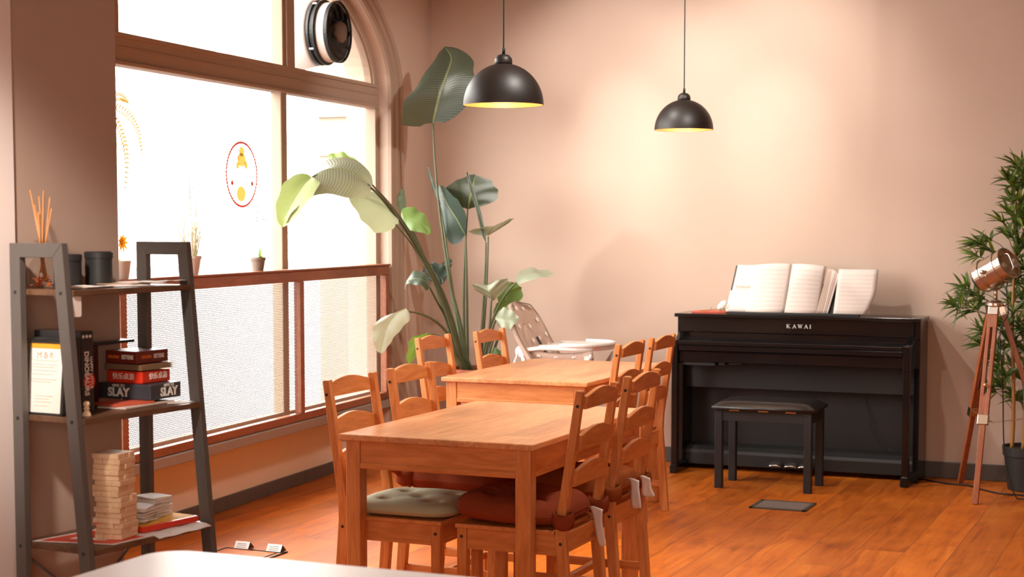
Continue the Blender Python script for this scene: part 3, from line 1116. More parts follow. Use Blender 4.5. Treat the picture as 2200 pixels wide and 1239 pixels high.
def cushion(name, label, cx, cy, hx, hy, z0, th, mat, tufts, seed, puff=1.0, crease=0.0, n=44, sq=5.0, tilt=0.0):
    """closed tufted pad: superellipse outline, dimples at the tufts"""
    t = thing(name, label, 'cushion', (cx, cy, z0), 'chair seat cushions')
    rows_t, rows_b = [], []

    def ht(u, v):
        r = (abs(u) ** sq + abs(v) ** sq) ** (1 / sq)
        e = max(0.0, 1 - r ** 4) ** 0.42
        d = 0
        for tu, tv in tufts:
            dd = ((u - tu) * hx) ** 2 + ((v - tv) * hy) ** 2
            d += math.exp(-dd / (2 * 0.016 ** 2)) * 0.62 + math.exp(-dd / (2 * 0.05 ** 2)) * 0.30
        h = e * (1 - min(.92, d) * puff)
        h += crease * e * (fbm(u * 2.2, v * 2.2, 1.0, seed) * .7 + abs(fbm(u * 4.5, v * 4.5, 1.0, seed + 5)) * .5)
        return h
    for i in range(n + 1):
        rt, rb = [], []
        for j in range(n + 1):
            u, v = -1 + 2 * i / n, -1 + 2 * j / n
            # square -> superellipse-ish disc mapping keeps rim tidy
            r = max(abs(u), abs(v))
            if r > 0:
                q = (abs(u / r) ** sq + abs(v / r) ** sq) ** (1 / sq)
                uu, vv = u / q, v / q
            else:
                uu, vv = 0, 0
            wob = 1 + crease * .12 * fbm(uu * 2, vv * 2, 1, seed + 9)
            z = ht(uu, vv)
            x, y = cx + uu * hx * wob, cy + vv * hy * wob
            rt.append((x, y, z0 + th * .38 + th * .62 * z + tilt * uu))
            rb.append((x, y, z0 + th * .38 - th * .38 * (max(0, 1 - r ** 6)) ** .5 + max(0, tilt * uu)))
        rows_t.append(rt)
        rows_b.append(list(reversed(rb)))
    b = MB().grid(rows_t)
    b.grid(rows_b)
    b.build('pad', mat, t, smooth=True)
    for k, (tu, tv) in enumerate(tufts):
        z = z0 + th * .38 + th * .62 * ht(tu, tv) + tilt * tu
        MB().lathe([(.0, .003), (.005, .002), (.007, -.001), (.0, -.003)], (cx + tu * hx, cy + tv * hy, z), 10).build('button', mat, t, smooth=True)
    return t


T5 = [(-.45, -.45), (.45, -.45), (-.45, .45), (.45, .45), (0, 0)]
cushion('seat_cushion', 'flat sage green tufted cushion on the near left chair of the front table', -2.62, 5.275, .205, .192, .441, .064, 'green_fabric', T5, 1, .95, .04)
T4 = [(-.38, -.38), (.38, -.38), (-.38, .38), (.38, .38)]


def tie(t, x, y, z, mat, hz=.026, hw=.034, hy=.026):
    rows = []
    for k in range(17):
        a = 2 * PI * k / 16
        rr = []
        for m in range(5):
            q = m / 4
            rr.append((x + (hw + .005 * math.sin(q * PI)) * math.cos(a), y + (hy + .005 * math.sin(q * PI)) * math.sin(a), z - hz + 2 * hz * q + .006 * math.sin(2 * a + 1)))
        rows.append(rr)
    MB().grid(rows).build('tie', mat, t, smooth=True, solid=.004)


def care_label(t, pts, wd, tap=.1, mat='label_fabric'):
    c = catmull(pts, 12)
    rows = []
    for i, p in enumerate(c):
        k = i / 11
        w_ = wd * (1 - tap * k)
        rows.append([p + Vector(((q - .5) * w_ * .9 + .003 * math.sin(k * 6 + q * 2), -(q - .5) * w_ * .4, .003 * math.sin(q * 5 + k * 3))) for q in (0, .25, .5, .75, 1)])
    MB().grid(rows).build('care_label', mat, t, smooth=True, solid=.0012)


c = cushion('seat_cushion', 'puffy red velvet cushion on the far left chair of the front table', -2.645, 5.79, .212, .200, .441, .135, 'red_fabric', T4, 21, .85, .42)
for sg in (-1, 1):
    tie(c, -2.665 - .186, 5.785 + sg * .172, .50, 'red_fabric')
MB().tube(catmull([(-2.853, 5.60, .50), (-2.882, 5.575, .53), (-2.905, 5.56, .515)], 8), .014, 8, .006).build('tie_tail', 'red_fabric', c, smooth=True)
c = cushion('seat_cushion', 'dark red velvet cushion on the nearest right chair, its white label hanging', -2.203, 5.275, .208, .200, .441, .105, 'red_fabric', T4, 41, .75, .42, tilt=-.012)
for sg in (-1, 1):
    tie(c, -2.180 + .188, 5.275 + sg * .172, .475, 'red_fabric')
care_label(c, [(-1.952, 5.31, .490), (-1.945, 5.31, .455), (-1.936, 5.31, .41), (-1.928, 5.31, .355)], .066, .6)
c = cushion('seat_cushion', 'russet brown cushion tied to the second right chair of the front table', -2.222, 5.835, .208, .205, .441, .115, 'brown_fabric', T4, 61, .8, .42)
for sg in (-1, 1):
    tie(c, -2.205 + .188, 5.835 + sg * .172, .485, 'brown_fabric')
care_label(c, [(-1.985, 5.815, .515), (-1.975, 5.81, .47), (-1.972, 5.81, .405)], .052)
care_label(c, [(-1.945, 5.83, .525), (-1.935, 5.83, .48), (-1.93, 5.83, .45)], .050, -.2)
c = cushion('seat_cushion', 'thin russet cushion on the nearer left chair of the rear table', -3.30, 7.345, .19, .18, .441, .06, 'brown_fabric', T4, 81, .5, .15)
care_label(c, [(-3.10, 7.20, .47), (-3.085, 7.20, .44), (-3.085, 7.2, .40)], .05)

# ================================================================== white table in the foreground
ct = thing('cafe_table', 'white rounded table top out of focus at the bottom edge', 'table', (-1.55, 2.45, 0))
pl = []
X0, X1, Y0, Y1, R_ = -2.18, -0.95, 1.9, 3.075, .09
for cx_, cy_, a0 in ((X1 - R_, Y1 - R_, 0), (X0 + R_, Y1 - R_, 90), (X0 + R_, Y0 + R_, 180), (X1 - R_, Y0 + R_, 270)):
    for k in range(9):
        a = math.radians(a0 + k * 90 / 8)
        pl.append((cx_ + R_ * math.cos(a), cy_ + R_ * math.sin(a)))
MB().prism(pl, .712, .74, lambda u, v, d: (u, v, d)).build('tabletop', 'white_plastic', ct, bevel=.006)
MB().lathe([(.035, .03), (.035, .712)], (-1.55, 2.45, 0), 24).build('column', 'shelf_metal', ct, smooth=True)
MB().lathe([(.28, 0), (.28, .012), (.05, .03)], (-1.55, 2.45, 0), 32).build('foot_plate', 'shelf_metal', ct)

LEAVES=[
 ('dark',[(-4.095,8.92,0.585),(-4.14,8.9,0.867),(-4.199,8.88,1.119),(-4.238,8.86,1.399),(-4.266,8.85,1.636),(-4.287,8.85,1.873),(-4.299,8.85,2.081)],[(-4.299,8.85,2.081),(-4.262,8.82,2.161),(-4.225,8.8,2.255),(-4.196,8.83,2.366),(-4.207,8.92,2.47),(-4.292,9.0,2.551)],(-0.204,-0.083,-0.071),(0.244,-0.053,0.018)),
 ('pale',[(-4.101,8.9,0.586),(-4.138,8.7,1.016),(-4.182,8.45,1.322),(-4.192,8.15,1.548),(-4.207,7.85,1.694)],[(-4.203,7.87,1.684),(-4.239,7.78,1.753),(-4.309,7.65,1.774),(-4.357,7.52,1.734),(-4.377,7.4,1.627),(-4.409,7.32,1.487)],(0.046,-0.137,-0.142),(-0.087,0.213,0.072)),
 ('lime',[(-4.11,8.92,0.584),(-4.169,8.7,1.043),(-4.203,8.45,1.327),(-4.212,8.15,1.548),(-4.217,7.87,1.689),(-4.315,7.66,1.765),(-4.356,7.5,1.722)],[(-4.356,7.5,1.726),(-4.36,7.42,1.681),(-4.382,7.36,1.603),(-4.409,7.32,1.518),(-4.421,7.32,1.468)],(-0.061,-0.049,0.035),(0.087,0.001,-0.02)),
 ('lime',[(-4.119,8.94,0.582),(-4.186,8.75,1.041),(-4.215,8.5,1.326),(-4.223,8.2,1.556),(-4.246,7.95,1.707)],[(-4.256,7.97,1.712),(-4.332,7.95,1.774),(-4.419,7.95,1.816),(-4.518,7.97,1.849)],(-0.017,-0.05,-0.027),(-0.062,0.05,0.084)),
 ('pale',[(-4.101,8.88,0.588),(-4.151,8.65,1.046),(-4.187,8.4,1.323),(-4.192,8.15,1.477)],[(-4.192,8.15,1.477),(-4.221,8.05,1.56),(-4.275,7.95,1.631),(-4.336,7.85,1.698)],(-0.023,-0.124,-0.096),(-0.026,0.126,0.045)),
 ('dark',[(-4.18,8.95,0.693),(-4.299,8.75,1.261),(-4.349,8.55,1.551)],[(-4.349,8.55,1.551),(-4.354,8.55,1.605),(-4.359,8.56,1.652),(-4.358,8.57,1.695)],(-0.025,-0.023,0.001),(0.016,0.017,0.002)),
 ('mid',[(-4.101,8.9,0.586),(-4.177,8.75,1.013),(-4.271,8.6,1.346),(-4.298,8.45,1.531)],[(-4.305,8.44,1.558),(-4.246,8.43,1.515),(-4.177,8.43,1.483),(-4.125,8.45,1.424)],(0.003,-0.03,-0.066),(0.022,0.07,0.044)),
 ('dark2',[(-4.141,9.0,0.576),(-4.146,9.0,1.003),(-4.149,9.0,1.257),(-4.155,9.0,1.413)],[(-4.155,9.0,1.413),(-4.196,8.97,1.506),(-4.258,8.97,1.596),(-4.326,9.0,1.715)],(-0.083,0.01,-0.102),(0.058,-0.07,0.093)),
 ('dark',[(-4.173,9.05,0.571),(-4.191,9.05,0.885),(-4.184,9.05,1.256),(-4.162,9.05,1.568)],[(-4.162,9.05,1.568),(-4.14,9.03,1.63),(-4.121,9.03,1.703),(-4.122,9.08,1.777)],(-0.153,-0.03,0.046),(0.203,-0.03,0.024)),
 ('pale',[(-4.063,9.0,0.579),(-4.031,9.0,0.892),(-4.013,9.0,1.146),(-4.003,9.0,1.405)],[(-4.003,9.0,1.41),(-3.98,8.97,1.427),(-3.951,8.93,1.447),(-3.925,8.9,1.466)],(-0.134,-0.01,0.009),(0.159,-0.01,0.084)),
 ('spear',[(-4.046,8.95,0.584),(-4.021,8.95,0.895),(-4.002,8.95,1.176),(-3.996,8.95,1.371)],[(-3.996,8.95,1.371),(-4.033,8.95,1.525),(-4.082,8.95,1.673),(-4.118,8.95,1.793)],(0.004,0.0,0.026),(-0.019,-0.01,0.02)),
 ('spear',[(-4.124,8.95,0.581),(-4.21,8.95,1.032),(-4.271,8.95,1.427),(-4.299,8.95,1.582)],[(-4.299,8.95,1.582),(-4.336,8.95,1.68),(-4.361,8.95,1.751),(-4.38,8.95,1.824)],(-0.012,0.0,0.01),(0.015,-0.01,0.012)),
 ('dark2',[(-4.18,8.95,0.608),(-4.21,8.85,0.896),(-4.223,8.75,1.012),(-4.227,8.65,1.107)],[(-4.227,8.65,1.107),(-4.235,8.6,1.147),(-4.281,8.57,1.161),(-4.32,8.55,1.14),(-4.342,8.55,1.093)],(-0.055,0.12,0.044),(0.023,-0.08,-0.031)),
 ('dark2',[(-4.179,9.05,0.6),(-4.337,9.15,0.877),(-4.424,9.2,1.105)],[(-4.424,9.2,1.1),(-4.446,9.2,1.149),(-4.472,9.2,1.192),(-4.498,9.22,1.235)],(-0.091,0.0,0.017),(0.048,0.05,0.046)),
 ('dark2',[(-4.179,9.05,0.6),(-4.328,9.2,0.961),(-4.399,9.25,1.206)],[(-4.399,9.25,1.192),(-4.405,9.25,1.227),(-4.402,9.27,1.261)],(-0.027,0.0,0.005),(0.035,0.02,0.029)),
 ('pale',[(-4.025,8.95,0.585),(-3.978,8.95,0.812),(-3.946,8.92,1.038)],[(-3.934,8.92,1.021),(-3.932,8.88,1.054),(-3.938,8.86,1.082),(-3.959,8.88,1.117)],(-0.11,-0.025,0.056),(0.126,-0.025,0.098)),
 ('mid',[(-4.061,9.1,0.571),(-3.998,9.15,0.799),(-3.958,9.2,0.946)],[(-3.951,9.2,0.963),(-3.97,9.2,1.026),(-3.973,9.2,1.077),(-3.96,9.22,1.123)],(-0.04,-0.05,-0.001),(0.085,0.05,0.049)),
 ('mid',[(-4.061,9.1,0.571),(-4.038,9.12,0.799),(-3.998,9.12,0.915)],[(-4.004,9.12,0.915),(-3.96,9.12,0.961),(-3.917,9.12,0.985),(-3.887,9.15,0.995)],(-0.027,-0.02,0.04),(0.043,-0.04,-0.048)),
 ('pale',[(-4.047,9.0,0.58),(-4.007,9.0,0.808),(-3.945,9.0,0.964),(-3.878,9.0,1.069),(-3.805,9.0,1.143)],[(-3.817,9.0,1.14),(-3.76,8.98,1.172),(-3.688,8.98,1.19),(-3.63,9.0,1.187),(-3.582,9.02,1.187)],(-0.072,0.12,0.029),(0.044,-0.05,-0.031)),
 ('pale',[(-3.965,8.85,0.595),(-3.906,8.82,0.752),(-3.864,8.8,0.846)],[(-3.869,8.8,0.929),(-3.819,8.78,0.925),(-3.765,8.78,0.924),(-3.72,8.8,0.927)],(-0.008,0.07,0.058),(0.042,-0.06,-0.061)),
 ('pale',[(-4.079,8.8,0.623),(-4.124,8.7,0.818),(-4.166,8.6,0.911),(-4.223,8.5,0.961),(-4.28,8.42,0.977)],[(-4.267,8.42,0.994),(-4.307,8.38,0.968),(-4.347,8.35,0.907),(-4.372,8.34,0.826),(-4.388,8.34,0.736)],(-0.083,-0.06,-0.037),(0.05,0.02,-0.066)),
 ('mid',[(-4.07,8.78,0.625),(-4.16,8.68,0.802),(-4.218,8.6,0.838)],[(-4.212,8.6,0.838),(-4.249,8.57,0.812),(-4.279,8.55,0.752),(-4.315,8.54,0.653)],(-0.027,-0.065,0.003),(0.029,0.035,-0.024)),
 ('mid',[(-4.077,9.1,0.542),(-4.039,9.1,0.6),(-4.02,9.1,0.652)],[(-4.02,9.1,0.644),(-4.011,9.1,0.687),(-4.01,9.12,0.729)],(-0.033,0.0,-0.008),(0.054,0.0,0.003)),
]
BAMBOO=[(-0.996,9.352,1.814),(-0.964,9.42,1.811),(-1.04,9.381,1.744),(-0.978,9.433,1.701),(-1.022,9.438,1.637),(-0.952,9.314,1.622),(-0.971,9.303,1.546),(-1.035,9.484,1.56),(-0.951,9.357,1.483),(-0.998,9.352,1.436),(-1.056,9.519,1.43),(-0.963,9.403,1.38),(-1.161,9.358,1.367),(-1.203,9.325,1.38),(-1.147,9.397,1.41),(-1.214,9.384,1.314),(-1.118,9.316,1.342),(-1.278,9.369,1.067),(-1.305,9.313,1.029),(-1.262,9.357,1.132),(-1.211,9.398,1.087),(-1.223,9.402,1.014),(-1.154,9.39,1.068),(-1.082,9.398,0.939),(-1.119,9.398,0.912),(-1.163,9.324,0.895),(-1.187,9.407,0.818),(-1.105,9.396,0.834),(-1.059,9.438,0.802),(-1.016,9.366,0.916),(-0.959,9.412,0.941),(-1.071,9.385,0.711),(-1.024,9.377,0.656),(-1.054,9.429,0.593),(-1.105,9.4,0.568),(-0.996,9.45,0.73),(-0.963,9.504,0.648),(-0.977,9.488,0.806),(-0.96,9.518,1.066),(-0.993,9.448,1.172),(-0.934,9.336,1.253),(-1.008,9.489,1.066),(-0.955,9.512,0.49),(-0.989,9.499,0.516),(-0.927,9.425,1.688),(-0.915,9.457,1.534),(-0.908,9.346,1.381),(-0.908,9.483,1.12),(-0.906,9.426,0.916),(-0.9,9.363,0.714),(-0.871,9.314,1.28),(-0.889,9.488,1.017),(-0.993,9.518,1.763),(-1.006,9.319,1.716),(-0.959,9.476,1.56),(-0.988,9.39,1.483),(-1.062,9.333,1.508),(-0.968,9.365,1.329),(-1.022,9.469,1.275),(-0.953,9.492,1.171),(-1.069,9.31,0.764),(-1.014,9.435,0.834),(-0.975,9.31,1.01)]

# ================================================================== digital piano
pn = thing('upright_piano', 'polished black upright piano against the back wall', 'piano', (-2.21, 9.44, 0))
MB().box(-2.94, -1.487, 9.355, 9.665, .926, .947).build('top_lid', 'piano', pn, bevel=.003)
for x0, x1 in ((-2.932, -2.898), (-1.529, -1.495)):
    MB().box(x0, x1, 9.40, 9.66, 0.0, .926).build('side_panel', 'piano', pn, bevel=.002)
b = MB().box(-2.898, -1.529, 9.392, 9.42, .838, .926)
b.box(-2.898, -1.529, 9.402, 9.42, .78, .836)
b.build('front_panel', 'piano', pn, bevel=.002)
lid = MB().hexa([(-2.876, 9.222, .770), (-1.564, 9.222, .770), (-1.564, 9.404, .782), (-2.876, 9.404, .782),
                 (-2.876, 9.222, .792), (-1.564, 9.222, .792), (-1.564, 9.404, .800), (-2.876, 9.404, .800)]).build('key_lid', 'piano', pn, bevel=.003)
MB().box(-2.876, -1.564, 9.228, 9.25, .735, .769).build('lid_lip', 'piano', lid, bevel=.006)
for x0, x1 in ((-2.916, -2.878), (-1.562, -1.522)):
    MB().prism([(9.222, .655), (9.41, .655), (9.41, .838), (9.375, .838), (9.30, .80), (9.222, .797)], x0, x1, lambda u, v, d: (d, u, v)).build('cheek_block', 'piano', pn, bevel=.003)
    lg = MB().box(x0 + .001, x1 - .001, 9.226, 9.268, .0, .655).build('leg', 'piano', pn, bevel=.003)
    MB().box(x0 - .006, x1 + .002, 9.218, 9.62, .0, .058).build('foot', 'piano', lg, bevel=.008)
b = MB().box(-2.878, -1.562, 9.25, 9.50, .668, .733)
b.build('key_bed', 'piano', pn, bevel=.004)
b = MB()
for x0, x1, z0 in ((-2.86, -2.66, .645), (-2.64, -2.60, .652), (-2.58, -2.50, .656)):
    b.box(x0, x1, 9.27, 9.36, z0, .668)
b.build('control_box', 'piano_satin', pn, bevel=.004)
MB().box(-2.898, -1.529, 9.47, 9.49, .498, .668).build('speaker_panel', 'piano_satin', pn, bevel=.002)
MB().box(-2.898, -1.529, 9.60, 9.62, .10, .50).build('back_panel', 'piano_satin', pn)
b = MB().prism([(9.46, .03), (9.62, .03), (9.62, .150), (9.50, .140), (9.47, .118), (9.46, .10)], -2.898, -1.529, lambda u, v, d: (d, u, v))
b.build('pedal_board', 'piano_satin', pn, bevel=.003)
for px_ in (-2.325, -2.232, -2.150):
    c = catmull([(px_, 9.47, .062), (px_, 9.44, .066), (px_, 9.41, .062), (px_, 9.375, .052)], 10)
    rows = []
    for i, p in enumerate(c):
        t_ = i / 9
        w_ = .014 + .024 * math.sin(min(1, t_ * 1.1) * PI * .62)
        rows.append([p + Vector((w_ * q, 0, .006 * (1 - q * q))) for q in (-1, -.5, 0, .5, 1)])
    MB().grid(rows).build('pedal', 'silver', pn, smooth=True, solid=.006)
lg_ = MB()
GL = {'K': [((0, 0), (0, 1), .20), ((.05, .42), (.62, 1), .09), ((.22, .55), (.68, 0), .19)],
      'A': [((0, 0), (.42, 1), .09), ((.38, 1), (.80, 0), .20), ((.17, .33), (.62, .33), .09)],
      'W': [((0, 1), (.28, 0), .19), ((.28, 0), (.52, .95), .08), ((.50, 1), (.78, 0), .19), ((.78, 0), (1.05, 1), .08)],
      'I': [((0, 0), (0, 1), .21)]}
SF = {'K': [(0, 0), (0, 1), (.64, 1), (.70, 0)], 'A': [(0, 0), (.80, 0)], 'W': [(0, 1), (.50, 1), (1.05, 1)], 'I': [(0, 0), (0, 1)]}
ox, hh_ = -2.262, .0215
for ch, adv in (('K', .034), ('A', .032), ('W', .037), ('A', .034), ('I', 0)):
    pt = lambda q: Vector((ox + q[0] * hh_, 9.3912, .873 + q[1] * hh_))
    for a_, b_, w_ in GL[ch]:
        lg_.bar(pt(a_), pt(b_), w_ * hh_, .001, (0, 1, 0))
    for s__ in SF[ch]:
        lg_.bar(pt((s__[0] - .19, s__[1])), pt((s__[0] + .19, s__[1])), .07 * hh_, .001, (0, 1, 0))
    ox += adv
lg_.build('logo', 'white_print', pn)
b = MB().prism([(9.43, .950), (9.442, .948), (9.528, 1.125), (9.516, 1.13)], -2.60, -1.94, lambda u, v, d: (d, u, v))
b.box(-2.62, -1.845, 9.385, 9.43, .9475, .962)
b.build('music_rest', 'piano_satin', pn, bevel=.002)
MB().tube(catmull([(-1.84, 9.598, .50), (-1.835, 9.59, .43), (-1.80, 9.585, .33), (-1.80, 9.58, .28), (-1.74, 9.575, .20), (-1.665, 9.56, .155)], 20), .0022, 6).build('power_cord', 'cord_black', pn)


def lean(x, k, f=0.0):
    """point on the leaning music rest: k 0..1 up, f forward"""
    return Vector((x, 9.425 + .105 * k - f, .962 + .275 * k))


bk = thing('sheet_music_book', 'open sheet music book with a folded cover leaning on the piano', 'book', (-2.34, 9.42, .962))


def page(x0, x1, h, bulge, f0, name, mat, lean_x=0.0, n=12, z0=0.0, hf=None):
    rows, uvs = [], []
    for i in range(n + 1):
        r = []
        for j in range(n + 1):
            u, v = j / n, i / n
            x = x0 + (x1 - x0) * u + lean_x * v
            hh = h + (hf(u) if hf else 0)
            r.append(lean(x, z0 + v * hh, f0 + bulge(u)))
            uvs.append((u, v))
        rows.append(r)
    return MB().grid(rows, uvs).build(name, mat, bk, smooth=True, solid=.0012)


page(-2.640, -2.455, .995, lambda u: .010 * (1 - u), .004, 'cover', 'paper', .035)
text('cover_title', 'CHOPIN', .026, 'paper_edge', bk, lean(-2.545, .53, .018), (1, 0, 0), lean(0, 1) - lean(0, 0), align='CENTER')
MB().hexa([lean(-2.622, .45, .017), lean(-2.616, .45, .017), lean(-2.616, .45, .019), lean(-2.622, .45, .019), lean(-2.604, .99, .017), lean(-2.598, .99, .017), lean(-2.598, .99, .019), lean(-2.604, .99, .019)]).build('cover_stripe', 'charcoal', bk)
hump = lambda u: .028 * math.sin(PI * min(1, u * 1.0)) ** .8
page(-2.520, -2.285, .99, hump, .012, 'left_page', 'music', .015, hf=lambda u: .05 * math.sin(PI * u * .75))
page(-2.285, -2.085, .985, hump, .012, 'right_page', 'music', .020, hf=lambda u: .05 * math.sin(PI * (.3 + u * .7)))
for k in range(4):
    page(-2.095 + .006 * k, -2.062 + .011 * k, .93 - .03 * k, lambda u: .012 - .01 * u, .010 - .003 * k, 'loose_page', 'paper_edge' if k in (0, 2) else 'paper', .045)
sh = MB()
rows, uvs = [], []
for i in range(9):
    r = []
    for j in range(9):
        u, v = j / 8, i / 8
        x1 = -1.805 + .04 * min(1, v * 2.2)
        r.append(lean(-1.995 + (x1 + 1.995) * u + .01 * v, v * .93, .022 + .012 * math.sin(PI * u)))
        uvs.append((u, v))
    rows.append(r)
sh.grid(rows, uvs)
tag(sh.build('music_sheet', 'music', smooth=True, solid=.0012), 'single loose music sheet propped at the right end of the music rest', 'sheet music')
tag(MB().box(-2.86, -2.645, 9.44, 9.58, .9475, .957).build('booklet', 'book_red', bevel=.001), 'thin red booklet lying on the left end of the piano lid', 'book')
fl = thing('white_flower', 'white cotton flower on a twig lying on the piano beside the open book', 'flower', (-2.70, 9.43, .958))
MB().tube(catmull([(-2.80, 9.42, .962), (-2.74, 9.42, .968), (-2.69, 9.42, .972), (-2.645, 9.415, .966)], 8), .0035, 6).build('twig', 'reed', fl)
b = MB()
b.tube([(-2.735, 9.42, .968), (-2.728, 9.42, .985)], .002, 5)
b.build('thorn', 'reed', fl)
for k, (x, z, r) in enumerate(((-2.66, .995, .026), (-2.64, .985, .022), (-2.675, .985, .020), (-2.652, 1.008, .018))):
    rows = []
    for i in range(9):
        rows.append([Vector((x, 9.425 + .006 * (k % 2), z)) + Vector((math.sin(PI * i / 8) * math.cos(PI * j / 6), math.sin(PI * i / 8) * math.sin(PI * j / 6) * .8, math.cos(PI * i / 8))) * r * (1 + .12 * fbm(i, j, .7, k)) for j in range(13)])
    MB().grid(rows).build('petal', 'white_print', fl, smooth=True)

# bench
pb = thing('piano_bench', 'black piano bench with a padded leather seat in front of the piano', 'bench', (-2.253, 8.965, 0))
bx0, bx1, by0, by1 = -2.525, -1.978, 8.80, 9.13
rows = []
for i in range(17):
    u = -1 + i / 8
    rows.append([(-2.2515 + u * .288, 8.965 + v * .18, .462 + .036 * (max(0, 1 - u ** 6) * max(0, 1 - v ** 6)) ** .4 - .0) for v in [-1 + j / 8 for j in range(17)]])
b = MB().grid(rows)
b.box(-2.5395, -1.9635, 8.785, 9.145, .448, .463)
b.build('seat', 'leather', pb, smooth=True)
for x in (bx0, bx1 - .042):
    for y in (by0, by1 - .042):
        MB().box(x, x + .042, y, y + .042, 0, .448).build('leg', 'piano_satin', pb, bevel=.003)
b = MB().box(bx0 + .042, bx1 - .042, by0 + .006, by0 + .026, .382, .447)
b.box(bx0 + .042, bx1 - .042, by1 - .026, by1 - .006, .382, .447)
b.box(bx0 + .006, bx0 + .026, by0 + .042, by1 - .042, .382, .447)
b.box(bx1 - .026, bx1 - .006, by0 + .042, by1 - .042, .382, .447)
b.build('apron', 'piano_satin', pb, bevel=.002)
for x in (-2.415, -2.25, -2.095):
    MB().box(x - .028, x + .028, by0 + .002, by0 + .006, .440, .4455).build('hinge', 'brass', pb)

# ================================================================== pendant lamps
def pendant(x, y, z, label):
    t = thing('pendant_lamp', label, 'lamp', (x, y, z), 'black dome pendant lamps')
    R = .16
    prof = [(R * math.cos(a), R * 1.03 * math.sin(a)) for a in [PI / 2 * i / 20 for i in range(20)]] + [(.012, R * 1.03)]
    inn = [(r - .0025 if r > .02 else r, h - (.0025 if h > .01 else -.001)) for r, h in reversed(prof)]
    MB().lathe(prof, (x, y, z), 56, caps=False).build('shade', 'black_shade', t, smooth=True)
    MB().lathe([(r, h) for r, h in inn], (x, y, z), 56, caps=False).build('lining', 'gold', t, smooth=True)
    MB().lathe([(.034, .158), (.036, .170), (.033, .185), (.022, .197), (.008, .201)], (x, y, z), 28).build('cap', 'black_shade', t, smooth=True)
    MB().lathe([(.007, .200), (.007, .222), (.004, .226)], (x, y, z), 16).build('ferrule', 'black_shade', t, smooth=True)
    MB().tube([(x, y, z + .22), (x + .001, y, z + .8), (x, y, ZC)], .0035, 8).build('cord', 'cord_black', t)
    MB().lathe([(.0, .035), (.02, .04), (.032, .06), (.032, .075), (.018, .105), (.015, .15)], (x, y, z), 24).build('bulb', 'bulb', t, smooth=True)
    l_ = light('POINT', 'pendant_light', (x, y, z + .022), 4.2, (1.0, 0.70, 0.36), shadow_soft_size=.02)
    return t


pendant(-2.593, 5.98, 1.949, 'nearer black dome pendant lamp hanging above the front table')
pendant(-2.650, 8.58, 1.990, 'farther black dome pendant lamp hanging before the piano wall')

# ================================================================== tripod spotlight
tl = thing('tripod_lamp', 'nickel searchlight lamp on a mahogany tripod beside the piano', 'lamp', (-1.05, 9.15, 0))
apx = Vector((-1.06, 9.16, 1.035))
feet = [Vector((-1.103, 8.818, 0)), Vector((-1.269, 9.454, 0)), Vector((-.70, 9.22, 0))]
for f in feet:
    rad = Vector((f.x - apx.x, f.y - apx.y, 0)).normalized()
    a = apx + rad * .028
    d = f - a
    m = a + d * .60
    tan = Vector((-rad.y, rad.x, 0))
    lo = MB().bar(a + d * .45 - rad * .0, f, .030, .020, rad).build('lower_leg', 'tripod_wood', tl, bevel=.002)
    b = MB()
    for sg in (-1, 1):
        b.bar(a + d * .03 + tan * sg * .0165, a + d * .56 + tan * sg * .0165, .019, .026, rad)
    b.bar(a + d * .03, a + d * .11, .018, .026, rad)
    b.bar(a + d * .46, a + d * .56, .018, .0255, rad)
    up = b.build('upper_leg', 'tripod_wood', tl, bevel=.002)
    MB().bar(a + d * .555, a + d * .603, .056, .032, rad).build('ferrule', 'nickel', up, bevel=.002)
    MB().bar(a + d * .0, a + d * .045, .052, .034, rad).build('bracket', 'nickel', up, bevel=.002)
    kn = a + d * .40 + rad * .016
    MB().lathe([(.004, 0), (.004, .010), (.010, .013), (.010, .020), (.004, .023)], kn, 14, rad).build('wing_nut', 'brass', up, smooth=True)
MB().lathe([(.052, 1.035), (.055, 1.040), (.055, 1.052), (.040, 1.056), (.028, 1.066), (.018, 1.070)], (apx.x, apx.y, 0), 28).build('top_plate', 'nickel', tl, smooth=False)
MB().lathe([(.010, 1.066), (.010, 1.150)], (apx.x, apx.y, 0), 16).build('pole', 'nickel', tl, smooth=True)
MB().tube([apx + Vector((x, y, z)) for x, y, z in ((.04, -.03, .008), (.055, -.045, .014), (.065, -.05, .012))], .006, 8).build('clamp_lever', 'nickel', tl, smooth=True)
hub = Vector((apx.x, apx.y, .40))
b = MB()
for f in feet:
    rad = Vector((f.x - apx.x, f.y - apx.y, 0)).normalized()
    a = apx + rad * .028
    b.tube([a + (f - a) * .58, hub], .0022, 6)
b.build('spreader_chain', 'nickel', tl)
hx = Vector((.80, -.42, .46)).normalized()
hc = Vector((-1.075, 9.15, 1.222))
hd = MB().lathe([(.0, -.118), (.045, -.112), (.078, -.092), (.088, -.075), (.088, -.05), (.092, -.048), (.092, -.036), (.087, -.034), (.087, .05), (.091, .052), (.091, .064), (.086, .066), (.086, .098), (.090, .100), (.090, .110), (.083, .112), (.080, .100), (.0, .097)], hc, 44, hx).build('lamp_head', 'nickel', tl, smooth=False)
MB().lathe([(.0, .0985), (.078, .1015), (.078, .1045), (.0, .107)], hc, 36, hx).build('lens', 'bottle_glass', hd, smooth=True)
sdv = hx.cross(Vector((0, 0, 1))).normalized()
upv = sdv.cross(hx)
MB().tube(catmull([hc + hx * .104 + sdv * .02 + upv * .045, hc + hx * .135 + sdv * .02 + upv * .042, hc + hx * .140 + sdv * .02, hc + hx * .135 + sdv * .02 - upv * .042, hc + hx * .104 + sdv * .02 - upv * .045], 14), .0055, 10).build('handle', 'silver', hd, smooth=True)
yk = []
for k in range(13):
    a = PI + PI * k / 12
    yk.append(Vector((apx.x, apx.y, 1.222)) + sdv * (.098 * math.cos(a)) + Vector((0, 0, .098 * math.sin(a))))
MB().tube(yk, .006, 8).build('yoke', 'nickel', tl, smooth=True)
